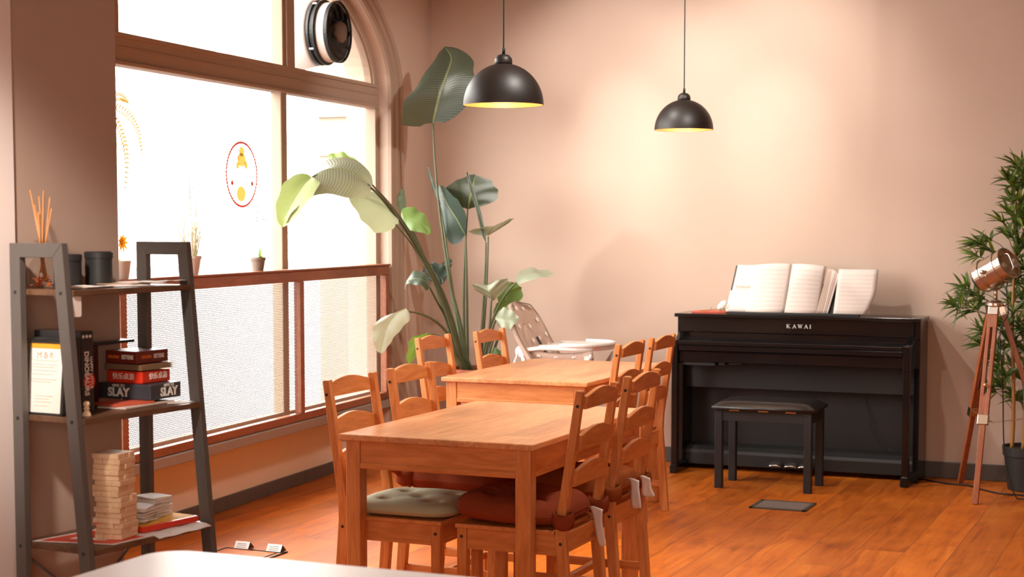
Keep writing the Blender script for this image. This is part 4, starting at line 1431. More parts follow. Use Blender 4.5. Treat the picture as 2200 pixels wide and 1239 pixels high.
for sg in (-1, 1):
    MB().lathe([(.012, -.006), (.012, .014), (.006, .018)], hc + sdv * sg * .092, 14, sdv * sg).build('pivot_knob', 'nickel', hd, smooth=True)
crd = catmull([hc + hx * .06 - upv * .085, Vector((-.995, 9.08, 1.12)), Vector((-.985, 9.08, 1.0)), Vector((-1.02, 9.04, .9)), Vector((-1.0, 9.05, .6)), Vector((-.985, 9.06, .25)), Vector((-.93, 9.06, .03)), Vector((-.88, 9.06, .006)), Vector((-.80, 9.03, .006)), Vector((-.70, 9.06, .006))], 60)
MB().tube(crd, .0035, 7).build('cord', 'cord_black', tl, smooth=True)
MB().tube(catmull([(-1.50, 9.56, .006), (-1.44, 9.50, .006), (-1.33, 9.44, .006), (-1.22, 9.41, .006), (-1.13, 9.30, .006), (-1.02, 9.20, .006), (-.90, 9.18, .006), (-.70, 9.16, .006)], 50), .0045, 7).build('floor_cable', 'cord_black', smooth=True)
tag(bpy.data.objects['floor_cable'], 'black cable running along the floor from the piano past the tripod', 'cable')

# ================================================================== bamboo
bp = thing('bamboo_plant', 'bushy bamboo plant in a black pot in the right corner', 'plant', (-.885, 9.43, 0))
MB().lathe([(.115, 0), (.120, .004), (.142, .19), (.150, .195), (.154, .245), (.146, .245), (.142, .225), (.0, .222)], (-.885, 9.43, 0), 40).build('pot', 'pot_black', bp, smooth=False)
MB().lathe([(.14, .222), (.07, .228), (.0, .23)], (-.885, 9.43, 0), 24).build('soil', 'soil', bp)
rb = random.Random(4)
cane_pts = [((-.985, 9.42), (-.995, 9.40), 1.62), ((-.925, 9.43), (-.925, 9.42), 1.75), ((-.87, 9.46), (-.83, 9.47), 1.8), ((-.82, 9.40), (-.76, 9.38), 1.6)]
canes = []
for (x, y), (x2, y2), h in cane_pts:
    b = MB()
    pts = [Vector((x + (x2 - x) * t + .006 * math.sin(9 * t), y + (y2 - y) * t, .222 + (h - .222) * t)) for t in [i / 40 for i in range(41)]]
    b.tube(pts, lambda t: (.0115 - .006 * t) * (1.16 if (round(t * 40) % 4 == 0) else 1.0), 9)
    b.build('cane', 'cane', bp, smooth=True)
    canes.append((Vector((x, y, .222)), Vector((x2, y2, h))))


def lance(b, p, d, L, w, nrm, droop=.15):
    d = d.normalized()
    s = d.cross(nrm)
    if s.length < 1e-3:
        s = d.cross(Vector((1, 0, 0)))
    s.normalize()
    u = s.cross(d)
    rows, uvs = [], []
    for i in range(6):
        t = i / 5
        c = p + d * (L * t) - Vector((0, 0, droop * L * t * t))
        ww = w * (math.sin(PI * (t ** .7 * .96 + .03)))
        rows += [[c - s * ww + u * ww * .25, c, c + s * ww + u * ww * .25]]
        uvs += [(t * .1, -1), (t * .1, .1), (t * .1, 1)]
    b.grid(rows, uvs)


fd, fl_ = MB(), MB()
tw = MB()
rq = random.Random(9)
BAMBOO += [(-.80 + rq.uniform(-.13, .17), 9.43 + rq.uniform(-.17, .14), .75 + 1.05 * k / 34) for k in range(34)]
for P in BAMBOO:
    P = Vector(P)
    best = None
    for a, c in canes:
        t = max(.15, min(1, (P.z - .12 - a.z) / (c.z - a.z)))
        q = a.lerp(c, t)
        if best is None or (q - P).length < (best - P).length:
            best = q
    axis = (P - best)
    if axis.length < .03:
        axis = Vector((rb.uniform(-1, 1), rb.uniform(-1, .3), .6)) * .06
    tw.tube([best, best.lerp(P, .5) + Vector((0, 0, .015)), P], .0022, 5)
    ax = axis.normalized()
    for k in range(rb.randint(12, 16)):
        d = ax * .8 + Vector((rb.uniform(-1, 1), rb.uniform(-1, 1), rb.uniform(-.75, .95)))
        L = rb.uniform(.08, .15)
        p = P - ax * rb.uniform(0, .05)
        lance(fl_ if rb.random() < .22 else fd, p, d, L, rb.uniform(.007, .0115), Vector((rb.uniform(-.5, .5), -.6, 1)), rb.uniform(.05, .4))
tw.build('twigs', 'stem', bp)
o = fd.build('foliage', 'bamboo_leaf', bp)
o['kind'] = 'stuff'
o = fl_.build('young_foliage', 'bamboo_light', bp)
o['kind'] = 'stuff'
for o_ in bp.children:
    if o_.name.startswith('twigs'):
        o_['kind'] = 'stuff'

# ================================================================== bird of paradise
bird = thing('bird_of_paradise_plant', 'tall potted plant with huge paddle leaves in the corner by the window', 'plant', (-4.05, 8.93, 0))
MB().lathe([(.13, 0), (.135, .01), (.165, .555), (.178, .56), (.182, .615), (.170, .615), (.165, .585), (.0, .58)], (-4.05, 8.93, 0), 40).build('pot', 'terracotta', bird, smooth=False)
MB().lathe([(.164, .582), (.08, .592), (.0, .595)], (-4.05, 8.93, 0), 24).build('soil', 'soil', bird)
LM = {'dark': 'leaf_mature', 'dark2': 'leaf_blue', 'mid': 'leaf_green', 'lime': 'leaf_young', 'pale': 'leaf_sheen', 'spear': 'leaf_blue'}
for idx, (key, st, mid, vl, vr) in enumerate(LEAVES):
    c = catmull(st, 22)
    # stalks rise from inside the pot
    base = Vector((-4.05, 8.93, .59)) + (Vector((c[0].x, c[0].y, 0)) - Vector((-4.05, 8.93, 0))) * .6
    c[0] = base
    r0 = .011 if key != 'spear' else .009
    stem = MB().tube(c, r0, 8, .0048 if len(c) else .006)
    lo = stem.build('leaf_stalk', 'stem', bird, smooth=True)
    n, m = 22, 6
    cc = catmull(mid, n + 1)
    vl, vr = Vector(vl), Vector(vr)
    rows, uvs = [], []
    rr = random.Random(idx)
    ph = rr.uniform(0, 6)
    for i in range(n + 1):
        t = i / n
        p = math.sin(PI * min(1, (t * .97 + .015)) ** .62) ** .72 if key != 'spear' else .25 + .75 * math.sin(PI * t ** .5) ** .5
        if t > .985:
            p *= .3
        row = []
        for j in range(-m, m + 1):
            q = abs(j) / m
            v = vl if j < 0 else vr
            nr = vl.cross(vr)
            nr = nr.normalized() if nr.length > 1e-6 else Vector((0, -1, 0))
            rip = .007 * q * math.sin(t * 17 + ph + (2 if j < 0 else 0)) * min(1, v.length / .06)
            edge = 1 + .035 * math.sin(t * 23 + ph * 2 + j)
            arch = .10 * v.length * math.sin(PI * q)
            row.append(cc[i] + v * (p * q * edge) + nr * (rip + arch * p))
            uvs.append((t, j / m))
        rows.append(row)
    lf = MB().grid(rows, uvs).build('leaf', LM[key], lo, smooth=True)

# ================================================================== high chair
hc_ = thing('high_chair', 'white baby high chair with taupe star-print padding behind the rear table', 'high chair', (-3.55, 9.05, 0))


def bk_(t, w, f=0.0):
    """back pad surface: t up, w across (-1 near camera .. 1 far)"""
    nar = 1 - max(0, (t - .55) / .45) ** 2.4 * .45
    X = -3.655 - .215 * t - .02 * math.sin(PI * t) + .055 * w * w + f * .9
    Z = .60 + .405 * t - .02 * w * w * t + f * .42
    return Vector((X, 9.05 + .225 * w * nar, Z))


rows = []
for i in range(25):
    t = i / 24
    rows.append([bk_(t, -1 + j / 10, .016 * (1 - (abs(-1 + j / 10)) ** 4) * (1 - abs(2 * t - 1) ** 6) + .004 * fbm(t * 5, j * .3, 1, 3)) for j in range(21)])
bcu = MB().grid(rows).build('back_cushion', 'star_fabric', hc_, smooth=True, solid=.03)
b = MB()
edge = [bk_(t, -1, .014) for t in [i / 14 for i in range(15)]] + [bk_(1, -1 + 2 * k / 12, .014) for k in range(1, 12)] + [bk_(1 - t, 1, .014) for t in [i / 14 for i in range(15)]]
MB().tube(edge, .0028, 7).build('piping', 'pot_brown', hc_, smooth=True)
# inner padded insert
rows = []
for i in range(17):
    t = .05 + .60 * i / 16
    hw = .55 * (1 - max(0, (i / 16 - .55) / .45) ** 2.2 * .75)
    rows.append([bk_(t, hw * (-1 + j / 7), .030 + .016 * (1 - (-1 + j / 7) ** 4)) for j in range(15)])
MB().grid(rows).build('insert_cushion', 'star_fabric', hc_, smooth=True, solid=.01)
b = MB()
sl = [bk_(.12 + .32 * i / 8, .18 - .04 * i / 8, .052) for i in range(9)]
b.tube(sl, .009, 8)
b.build('harness_slot', 'charcoal', hc_, smooth=True)


def star(b, c, nrm, r, rot=0.0):
    nrm = Vector(nrm).normalized()
    s = nrm.cross(Vector((0, 0, 1))).normalized()
    u = s.cross(nrm)
    pts = []
    for k in range(10):
        a = rot + PI / 2 + 2 * PI * k / 10
        q = r if k % 2 == 0 else r * .48
        pts.append((q * math.cos(a), q * math.sin(a)))
    b.prism(pts, 0, .0015, lambda x, y, d: c + s * x + u * y + nrm * d)


b = MB()
nb = (.88, -.10, .45)
for t, w in ((.90, -.35), (.88, .25), (.72, .70), (.60, -.05), (.50, .78), (.34, .66), (.40, -.32), (.42, .22), (.20, .30), (.80, -.75), (.30, -.80), (.14, .72), (.66, -.70)):
    ins = t < .62 and abs(w) < .5
    star(b, bk_(t, w, .062 if ins else .036), nb, .021, t * 7)
b.build('star_print', 'star_white', bcu)['kind'] = 'stuff'
# seat bag and sides
rows = []
for i in range(13):
    t = i / 12
    x = -3.70 + .42 * t
    zt = .742 - .02 * math.sin(PI * t)
    rows.append([(x, 8.865 + .0 + .025 * math.sin(PI * q), zt - (zt - .50) * q) for q in [j / 8 for j in range(9)]])
sfb = MB().grid(rows).build('side_fabric', 'star_fabric', hc_, smooth=True, solid=.012)
rows = [[(-3.68 + .40 * i / 8, 8.88 + .34 * j / 8, .60 - .02 * math.sin(PI * j / 8)) for j in range(9)] for i in range(9)]
MB().grid(rows).build('seat_cushion', 'star_fabric', hc_, smooth=True, solid=.05)
b = MB()
for x, z in ((-3.62, .712), (-3.51, .71), (-3.40, .712), (-3.32, .70)):
    star(b, Vector((x, 8.866, z)), (0, -1, 0), .02, x * 9)
b.build('star_print', 'star_white', sfb)
# tray
pl = []
for k in range(25):
    a = -PI / 2 + PI * k / 24
    pl.append((-3.40 + .175 * math.cos(a), 9.05 + .225 * math.sin(a)))
pl += [(-3.60, 9.275), (-3.625, 9.22), (-3.55, 9.12), (-3.55, 8.98), (-3.625, 8.88), (-3.60, 8.825)]
tr = MB().prism(pl, .742, .770, lambda u, v, d: (u, v, d)).build('tray', 'white_plastic', hc_, bevel=.008)
rows = []
rim = []
for k in range(25):
    a = -PI / 2 + PI * k / 24
    rim.append((-3.40 + .170 * math.cos(a), 9.05 + .220 * math.sin(a), .772))
rim = [(-3.47, 8.83, .772)] + rim + [(-3.47, 9.27, .772)]
MB().tube(rim, .013, 10).build('tray_rim', 'white_plastic', tr, smooth=True)
text('logo', 'nuby', .026, 'book_red', tr, (-3.265, 8.893, .757), (.8, .6, 0), (0, 0, 1))
for sy in (8.85, 9.25):
    MB().bar((-3.725, sy, .735), (-3.58, sy, .757), .022, .022).build('arm', 'white_plastic', hc_, bevel=.004)
    MB().lathe([(.034, -.014), (.034, .014)], (-3.725, sy, .73), 22, (0, 1, 0)).build('hinge', 'white_plastic', hc_, bevel=.004)
    MB().tube([(-3.725, sy, .73), (-3.60, sy - (.03 if sy < 9 else -.03), .40), (-3.48, sy - (.06 if sy < 9 else -.06), .012)], .013, 12).build('leg', 'white_plastic', hc_, smooth=True)
    MB().tube([(-3.28, sy, .72), (-3.50, sy - (.03 if sy < 9 else -.03), .40), (-3.80, sy - (.06 if sy < 9 else -.06), .012)], .013, 12).build('leg', 'white_plastic', hc_, smooth=True)
    MB().bar((-3.74, sy - .012, .72), (-3.765, sy - .012, .655), .016, .010).build('buckle_strap', 'white_plastic', hc_, bevel=.003)

# ================================================================== plants on the window ledge
ZL = 1.2365


def Wp(s, z, off=0.115):
    return W(s, off, z)


lv = thing('potted_lavender', 'pale pot of dry lavender on the window ledge behind the black shelf frame', 'plant', Wp(-1.405, ZL))
cc = Wp(-1.405, ZL)
MB().lathe([(.037, 0), (.051, .075), (.054, .076), (.054, .090), (.049, .090), (.047, .078), (.0, .078)], cc, 32).build('pot', 'pot_grey', lv, smooth=False)
rl = random.Random(8)
st, bl_ = MB(), MB()
for k in range(64):
    a = rl.uniform(0, 2 * PI)
    sp = rl.uniform(.2, 1.0)
    h = rl.uniform(.10, .36)
    tip = cc + Vector((0, 0, .08 + h)) + LD * (math.cos(a) * sp * (.05 + h * .42)) + LN * (math.sin(a) * sp * .07)
    r0 = cc + Vector((0, 0, .078)) + LD * (math.cos(a) * .03) + LN * (math.sin(a) * .03)
    mdp = r0.lerp(tip, .5) + Vector((0, 0, .03))
    c = catmull([r0, mdp, tip], 7)
    st.tube(c, .0013, 4, .0009)
    if h > .24:
        d = (c[-1] - c[-2]).normalized()
        for q in range(7):
            p = c[-1] + d * (.011 * q)
            bl_.lathe([(.0, -.004), (.0032, 0), (.0, .004)], p, 5, d)
    else:
        for q in range(3):
            p = c[rl.randint(3, 6)]
            lance(st, p, Vector((rl.uniform(-1, 1), rl.uniform(-1, 1), .8)), .02, .0016, Vector((0, 0, 1)))
st.build('stems', 'dry_stem', lv)['kind'] = 'stuff'
bl_.build('blooms', 'lavender', lv)['kind'] = 'stuff'

oc = thing('potted_orchid', 'small orchid in a brown plastic pot on the window ledge, two-leaved', 'plant', Wp(-0.708, ZL))
cc = Wp(-0.708, ZL)
MB().lathe([(.028, 0), (.037, .055), (.041, .056), (.042, .070), (.038, .070), (.036, .056), (.0, .056)], cc, 32).build('pot', 'pot_brown', oc, smooth=False)
for dirs, L, wd in (((.15, .9), .085, .014), ((.75, .45), .055, .013), ((1.0, .05), .06, .011), ((-.8, .45), .03, .006)):
    b = MB()
    d = LD * dirs[0] + Vector((0, 0, dirs[1]))
    lance(b, cc + LD * .01 + Vector((0, 0, .056)), d, L, wd, LN, .2)
    b.build('leaf', 'orchid_leaf', oc, smooth=True, solid=.002)
sp_ = catmull([cc + Vector((0, 0, .056)), cc + LD * -.008 + Vector((0, 0, .16)), cc + LD * -.006 + Vector((0, 0, .26)), cc + LD * .0 + Vector((0, 0, .335))], 16)
b = MB().tube(sp_, .0014, 5)
b.tube(catmull([sp_[8], sp_[8] + LD * .03 + Vector((0, 0, .03)), sp_[8] + LD * .07 + Vector((0, 0, .045)), sp_[8] + LD * .10 + Vector((0, 0, .035))], 10), .0011, 5)
b.tube(catmull([cc + Vector((0, 0, .06)), cc + LD * .06 + Vector((0, 0, .075)), cc + LD * .115 + Vector((0, 0, .066))], 8), .0011, 5)
b.build('flower_spike', 'stem', oc)
b = MB()
for p in [sp_[10], sp_[11], sp_[13], sp_[15], sp_[8] + LD * .07 + Vector((0, 0, .045)), sp_[8] + LD * .085 + Vector((0, 0, .044)), sp_[8] + LD * .10 + Vector((0, 0, .035)), cc + LD * .115 + Vector((0, 0, .066))]:
    MB().lathe([(.0, -.006), (.005, -.001), (.0, .006)], p + LD * .003, 7).build('bud', 'pot_brown', oc, smooth=True)

yf = thing('potted_yellow_flower', 'yellow flower plant on the window ledge half hidden by the grey pier', 'plant', Wp(-2.03, ZL))
cc = Wp(-2.03, ZL)
MB().lathe([(.04, 0), (.052, .08), (.047, .08), (.044, .07), (.0, .07)], cc, 28).build('pot', 'pot_grey', yf)
b = MB()
for q in range(5):
    a = 2 * PI * q / 5 + .4
    lance(b, cc + Vector((0, 0, .07)), LD * math.cos(a) + LN * math.sin(a) * .5 + Vector((0, 0, .5)), .07, .006, Vector((0, 0, 1)), .4)
b.build('leaves', 'orchid_leaf', yf)
fc_ = cc + LD * .012 + Vector((0, 0, .165))
MB().tube([cc + Vector((0, 0, .07)), fc_], .0016, 5).build('stalk', 'stem', yf)
b = MB()
for q in range(9):
    a = 2 * PI * q / 9
    lance(b, fc_, LD * math.cos(a) + Vector((0, 0, math.sin(a))) + LN * .35, .045, .009, LN, .2)
b.build('petals', 'yellow', yf, solid=.001)

# hanging fern in the window behind the pier
fn = thing('hanging_fern', 'dry golden fern fronds hanging in the window beside the grey pier', 'plant', W(-2.25, .13, 1.93))
cc = W(-2.25, .13, 1.93)
MB().lathe([(.06, -.10), (.085, .02), (.078, .02), (.07, .0), (.0, .0)], cc, 28).build('pot', 'pot_brown', fn)
MB().tube([cc + Vector((0, 0, .0)), W(-2.25, .13, ZC)], .002, 5).build('hanger', 'cord_black', fn)
for pts in ([(0, 0), (.15, .06), (.28, .035), (.36, -.03), (.40, -.13)], [(0, 0), (.15, .02), (.23, -.06), (.265, -.17), (.25, -.31)], [(0, 0), (.12, .09), (.22, .11), (.29, .09)], [(0, 0), (-.1, .05), (-.2, -.05)], [(0, 0), (-.06, .03), (-.12, -.15)]):
    c = catmull([cc + LD * x + Vector((0, 0, z)) for x, z in pts], 26)
    b = MB().tube(c, .0012, 4)
    for i in range(2, 26):
        t = i / 25
        tg = (c[min(25, i + 1)] - c[i - 1]).normalized()
        nr = tg.cross(LN).normalized()
        L = .034 * math.sin(PI * (t * .85 + .1))
        for sg in (-1, 1):
            lance(b, c[i], nr * sg + tg * .35 + LN * .2, L, .0042, LN, .1)
    b.build('frond', 'fern', fn)

# ================================================================== floor fittings
fv = thing('floor_vent', 'dark metal floor vent grille set in the planks before the piano bench', 'vent', (-2.03, 8.36, 0))
b = MB()
x0, x1, y0, y1 = -2.175, -1.875, 8.235, 8.49
for a in ((x0, x1, y0, y0 + .022), (x0, x1, y1 - .022, y1), (x0, x0 + .022, y0, y1), (x1 - .022, x1, y0, y1)):
    b.box(*a, 0.0, .008)
b.build('frame', 'base_grey', fv, bevel=.002)
b = MB()
for k in range(16):
    y = y0 + .03 + k * (y1 - y0 - .06) / 15
    b.box(x0 + .022, x1 - .022, y - .004, y + .004, .001, .006)
b.build('grille', 'sill', fv)
MB().box(x0 + .02, x1 - .02, y0 + .02, y1 - .02, 0.0002, .001).build('duct', 'charcoal', fv)

fb = thing('floor_socket_box', 'floor socket box with two hinged flaps near the black shelf', 'socket box', (-3.95, 6.15, 0))
b = MB()
for a in ((-4.10, -3.79, 6.255, 6.263), (-4.10, -4.092, 6.02, 6.255), (-3.798, -3.79, 6.02, 6.29), (-3.825, -3.820, 6.02, 6.26), (-4.10, -3.79, 6.02, 6.028)):
    b.box(*a, 0, .006)
b.build('frame', 'charcoal', fb)
MB().box(-4.09, -3.80, 6.03, 6.253, 0.0003, .003).build('lid', 'floor', fb)
for x in (-4.055, -3.885):
    f = MB().prism([(0, .004), (.055, .004), (.022, .036)], x, x + .075, lambda u, v, d: (d, 6.275 + u - .02, v)).build('flap', 'white_plastic', fb)
    b = MB()
    for q in range(3):
        z = .012 + q * .007
        yy = 6.255 + .022 * (z - .004) / .032 - .0006
        b.box(x + .012, x + .062, yy - .0006, yy, z, z + .0015)
    b.build('grip_line', 'charcoal', f)
    MB().prism([(.001, .005), (.054, .005), (.022, .035)], x + .0751, x + .0765, lambda u, v, d: (d, 6.275 + u - .02, v)).build('flap_end', 'charcoal', f)

# ================================================================== ladder shelf
ls = thing('ladder_shelf', 'black metal ladder shelf with brown boards against the grey pier', 'shelf', S(.12, .26, 0))
uo = lambda z: .1895 + .092 * (1.428 - z)
FW = .037
for v0, v1 in ((0, .022), (.492, .514)):
    b = MB()
    fn_ = lambda u, z, v: S(u, v, z)
    b.prism([(0, 0), (FW, 0), (FW, 1.39), (0, 1.428)], v0, v1, fn_)
    b.prism([(0, 1.428), (FW, 1.39), (uo(1.39) - FW, 1.39), (uo(1.428), 1.428)], v0, v1, fn_)
    b.prism([(uo(0) - FW, 0), (uo(0), 0), (uo(1.428), 1.428), (uo(1.39) - FW, 1.39)], v0, v1, fn_)
    fr = b.build('side_frame', 'shelf_metal', ls, bevel=.0015)
    for z in (1.297, .959, .612):
        for u in (FW / 2, uo(z) - FW / 2):
            MB().lathe([(.005, 0), (.005, .001), (.002, .0012)], S(u, v0, z), 12, -SD).build('screw', 'charcoal', fr)
for z in (1.305, .967, .620):
    b = MB()
    sbox(b, .003, uo(z) + .006, .0225, .4915, z - .016, z)
    b.build('shelf_board', 'shelf_wood', ls, bevel=.0015)
for a, c in (((.02, .585), (.495, .22)), ((.495, .585), (.02, .22))):
    MB().tube([S(.012, a[0], a[1]), S(.012, c[0], c[1])], .004, 8).build('brace', 'shelf_metal', ls, smooth=True)

Z1, Z2, Z3 = 1.3055, .9675, .6205
# reed diffuser
rd = thing('reed_diffuser', 'round glass reed diffuser with wooden reeds on the top shelf', 'diffuser', S(.055, .065, Z1))
c = S(.055, .065, Z1)
MB().lathe([(.0, .002), (.030, .0), (.038, .012), (.040, .04), (.034, .066), (.018, .088), (.014, .098), (.014, .122), (.021, .126), (.021, .130)], c, 32).build('bottle', 'bottle_glass', rd, smooth=True)
b = MB()
r_ = random.Random(2)
for k in range(46):
    a, q, z = r_.uniform(0, 6.28), r_.uniform(0, .028), r_.uniform(.006, .036)
    lance(b, c + Vector((q * math.cos(a), q * math.sin(a), z)), Vector((r_.uniform(-1, 1), r_.uniform(-1, 1), r_.uniform(-.4, .6))), .016, .006, Vector((0, 0, 1)))
b.build('flower_filling', 'amber', rd)
for x, y in ((-.036, .0), (-.029, .005), (-.022, .0), (-.012, .004), (-.006, -.004), (.004, .004), (.008, .0), (.022, .006), (.034, .0)):
    h = .235 + .03 * math.sin(x * 300)
    MB().tube([c + Vector((-x * .4, y, .02)), c + Vector((x * 1.0, y * 1.5, h))], .0021, 7).build('reed', 'reed', rd, smooth=True)
# canisters
for u, v, r, h, lab in ((.035, .300, .039, .096, 'black lidded canister on the top shelf, nearer the window'), (.018, .195, .039, .090, 'black lidded canister on the top shelf, close to the reed diffuser')):
    cn = thing('canister', lab, 'canister', S(u, v, Z1), 'black canisters on the top shelf')
    MB().lathe([(r - .003, 0), (r - .001, .003), (r - .001, h - .018)], S(u, v, Z1), 40).build('body', 'charcoal', cn, smooth=False)
    MB().lathe([(r + .001, h - .018), (r + .001, h - .002), (r - .002, h), (.0, h)], S(u, v, Z1), 40).build('lid', 'charcoal', cn, smooth=False)
# flyers on the top shelf
flyers = [
    (.125, .155, .10, .13, 8, 0, 'paper', 'pale flyer lying nearest the front leg on the top shelf'),
    (.135, .285, .10, .12, -14, 0, 'paper', 'pale flyer in the middle of the top shelf front edge'),
    (.10, .330, .11, .12, 20, 1, 'kraft', 'brown card lying on the top shelf beside the black canister'),
    (.075, .385, .12, .10, -6, 2, 'paper_edge', 'grey brown leaflet near the far end of the top shelf'),
    (.145, .400, .08, .10, 32, 3, 'paper', 'white leaflet sticking out at the far end of the top shelf'),
    (.165, .455, .07, .06, 10, 4, 'paper', 'small white slip at the far front corner of the top shelf'),
]
for u, v, w_, l_, rz, lv_, mt, lab in flyers:
    a = math.radians(rz)
    cu, su = math.cos(a), math.sin(a)
    rows = []
    for i in range(5):
        r = []
        for j in range(5):
            x, y = (-.5 + i / 4) * w_, (-.5 + j / 4) * l_
            uu, vv = u + x * cu - y * su, v + x * su + y * cu
            vv = min(.488, max(.026, vv))
            r.append(S(uu, vv, Z1 + .0015 + lv_ * .0022 + .0015 * (math.sin(i * 1.3 + rz) + 1)))
        rows.append(r)
    tag(MB().grid(rows).build('flyer', mt, solid=.0012), lab, 'flyer', 'papers on the top shelf')
# hanging tag
tg = MB()
tg.prism([(-.014, 0), (.014, 0), (.016, -.004), (.016, -.05), (.012, -.054), (-.012, -.054), (-.016, -.05), (-.016, -.004)], 0, .0015, lambda u, z, d: S(.200 + d, .040 + u, 1.288 + z))
tag(tg.build('hanging_tag', 'paper'), 'white tag hanging below the top shelf behind the front leg', 'tag')
# framed menu
pf = thing('menu_frame', 'black framed menu with a yellow band standing on the middle shelf', 'menu', S(.09, .05, Z2))


def fq(u, v, z):   # menu plane leaning slightly back
    return S(u, .035 + v + .10 * z, Z2 + z)


b = MB()
for u0, u1, z0, z1 in ((.012, .150, 0, .006), (.012, .150, .192, .198), (.012, .017, 0, .198), (.140, .150, 0, .198)):
    b.hexa([fq(u0, -.004, z0), fq(u1, -.004, z0), fq(u1, .008, z0), fq(u0, .008, z0), fq(u0, -.004, z1), fq(u1, -.004, z1), fq(u1, .008, z1), fq(u0, .008, z1)])
b.build('frame', 'charcoal', pf)
sheet = lambda u0, u1, z0, z1, d=0: MB().hexa([fq(u0, -.001 - d, z0), fq(u1, -.001 - d, z0), fq(u1, .002, z0), fq(u0, .002, z0), fq(u0, -.001 - d, z1), fq(u1, -.001 - d, z1), fq(u1, .002, z1), fq(u0, .002, z1)])
sheet(.017, .140, .006, .192).build('menu_sheet', 'paper', pf)
sheet(.017, .140, .178, .192, .0008).build('yellow_band', 'yellow', pf)
up_ = fq(0, 0, 1) - fq(0, 0, 0)
text('menu_title', 'M & R', .024, 'paper_edge', pf, fq(.075, -.0025, .160), SN, up_)
b = MB()
for k, (z, u0, u1) in enumerate([(.145, .03, .125), (.134, .03, .12), (.127, .03, .11), (.118, .03, .12), (.108, .03, .105), (.095, .03, .12), (.088, .03, .10), (.05, .045, .11), (.042, .045, .095), (.034, .045, .105), (.024, .045, .09)]):
    q = sheet(u0, u1, z, z + .0018, .0008)
    b.add(q.v, q.f)
b.build('text_line', 'paper_edge', pf)


# boxes and games on the middle shelf
def crate(name, label, cat, u0, u1, v0, v1, z0, z1, mat, group=None, rot=0.0, bev=.002):
    t = thing(name, label, cat, S((u0 + u1) / 2, (v0 + v1) / 2, z0), group)
    b = MB()
    c_, s_ = math.cos(rot), math.sin(rot)
    cu, cv = (u0 + u1) / 2, (v0 + v1) / 2
    q = lambda u, v, z: S(cu + (u - cu) * c_ - (v - cv) * s_, cv + (u - cu) * s_ + (v - cv) * c_, z)
    b.hexa([q(u0, v0, z0), q(u1, v0, z0), q(u1, v1, z0), q(u0, v1, z0), q(u0, v0, z1), q(u1, v0, z1), q(u1, v1, z1), q(u0, v1, z1)])
    b.build('box', mat, t, bevel=bev)
    t_u = (q(1, 0, 0) - q(0, 0, 0)).normalized()
    t_v = (q(0, 1, 0) - q(0, 0, 0)).normalized()
    return t, q, t_u, t_v


M['box_black'] = box_mat('black_printed_card', (0.022, 0.021, 0.022))
M['box_maroon'] = box_mat('maroon_printed_card', (0.16, 0.022, 0.014))
M['box_darkred'] = box_mat('dark_red_card', (0.075, 0.010, 0.007))
M['box_red'] = box_mat('bright_red_card', (0.62, 0.035, 0.012))
M['box_slate'] = box_mat('slate_printed_card', (0.045, 0.045, 0.055))
M['box_orange'] = box_mat('orange_card', (0.70, 0.18, 0.02))
M['ink_orange'] = plain('orange_print', (0.75, 0.16, 0.02), 0.5)
UPZ = (0, 0, 1)
t, q, tu, tv = crate('game_box', 'black game box with an orange side standing behind the framed menu', 'box', .0, .155, .072, .098, Z2, Z2 + .205, 'box_black', 'board games on the middle shelf')
MB().hexa([q(.125, .0715, Z2 + .025), q(.155, .0715, Z2 + .025), q(.155, .072, Z2 + .025), q(.125, .072, Z2 + .025), q(.125, .0715, Z2 + .13), q(.155, .0715, Z2 + .13), q(.155, .072, Z2 + .13), q(.125, .072, Z2 + .13)]).build('orange_panel', 'box_orange', t)
t, q, tu, tv = crate('game_box', 'upright black game box, Happy Little Dinosaurs lettering down its spine', 'box', -.02, .152, .103, .150, Z2, Z2 + .222, 'box_black', 'board games on the middle shelf')
text('spine_title', 'DINOSAURS', .022, 'white_print', t, q(.153, .121, Z2 + .108), (0, 0, -1), tv, bold=.0006)
text('spine_title', 'HAPPY LITTLE', .014, 'white_print', t, q(.153, .139, Z2 + .110), (0, 0, -1), tv)
b = MB()
for k in range(3):
    b.lathe([(.0045, 0), (.0045, .0006)], q(.152, .112 + k * .013, Z2 + .208), 10, tu)
b.build('spine_dots', 'white_print', t)
b = MB()
b.lathe([(.022, 0), (.022, .0004)], q(.152, .132, Z2 + .085), 20, tu)
b.build('red_blob', 'box_red', t)
# stack
zz = Z2
for k, (u, v, w_, l_, rz, mt, lab) in enumerate(((.135, .335, .10, .22, 4, 'paper_edge', 'glossy rule booklet under the slate game box, lowest of the pile'), (.115, .300, .11, .14, -9, 'book_red', 'red leaflet peeping out under the slate game box'))):
    a = math.radians(rz)
    pl_ = [(u + x * math.cos(a) - y * math.sin(a), v + x * math.sin(a) + y * math.cos(a)) for x, y in ((-w_ / 2, -l_ / 2), (w_ / 2, -l_ / 2), (w_ / 2, l_ / 2), (-w_ / 2, l_ / 2))]
    tag(MB().prism(pl_, zz + .0006, zz + .006, lambda x, y, d: S(x, y, d)).build('rule_booklet', mt, bevel=.001), lab, 'booklet', 'booklets on the middle shelf')
    zz += .0062
tag(MB().prism([(.19, .40), (.222, .425), (.222, .485), (.17, .485), (.17, .43)], Z2 + .0006, Z2 + .0016, lambda x, y, d: S(x, y, d)).build('paper_slip', 'paper'), 'white torn paper slip at the far end of the middle shelf', 'paper')
z0 = zz + .0005
t, q, tu, tv = crate('game_box', 'slate game box with Slay lettering, lowest box of the stack', 'box', -.06, .168, .345, .485, z0, z0 + .044, 'box_slate', 'board games on the middle shelf', .06, .003)
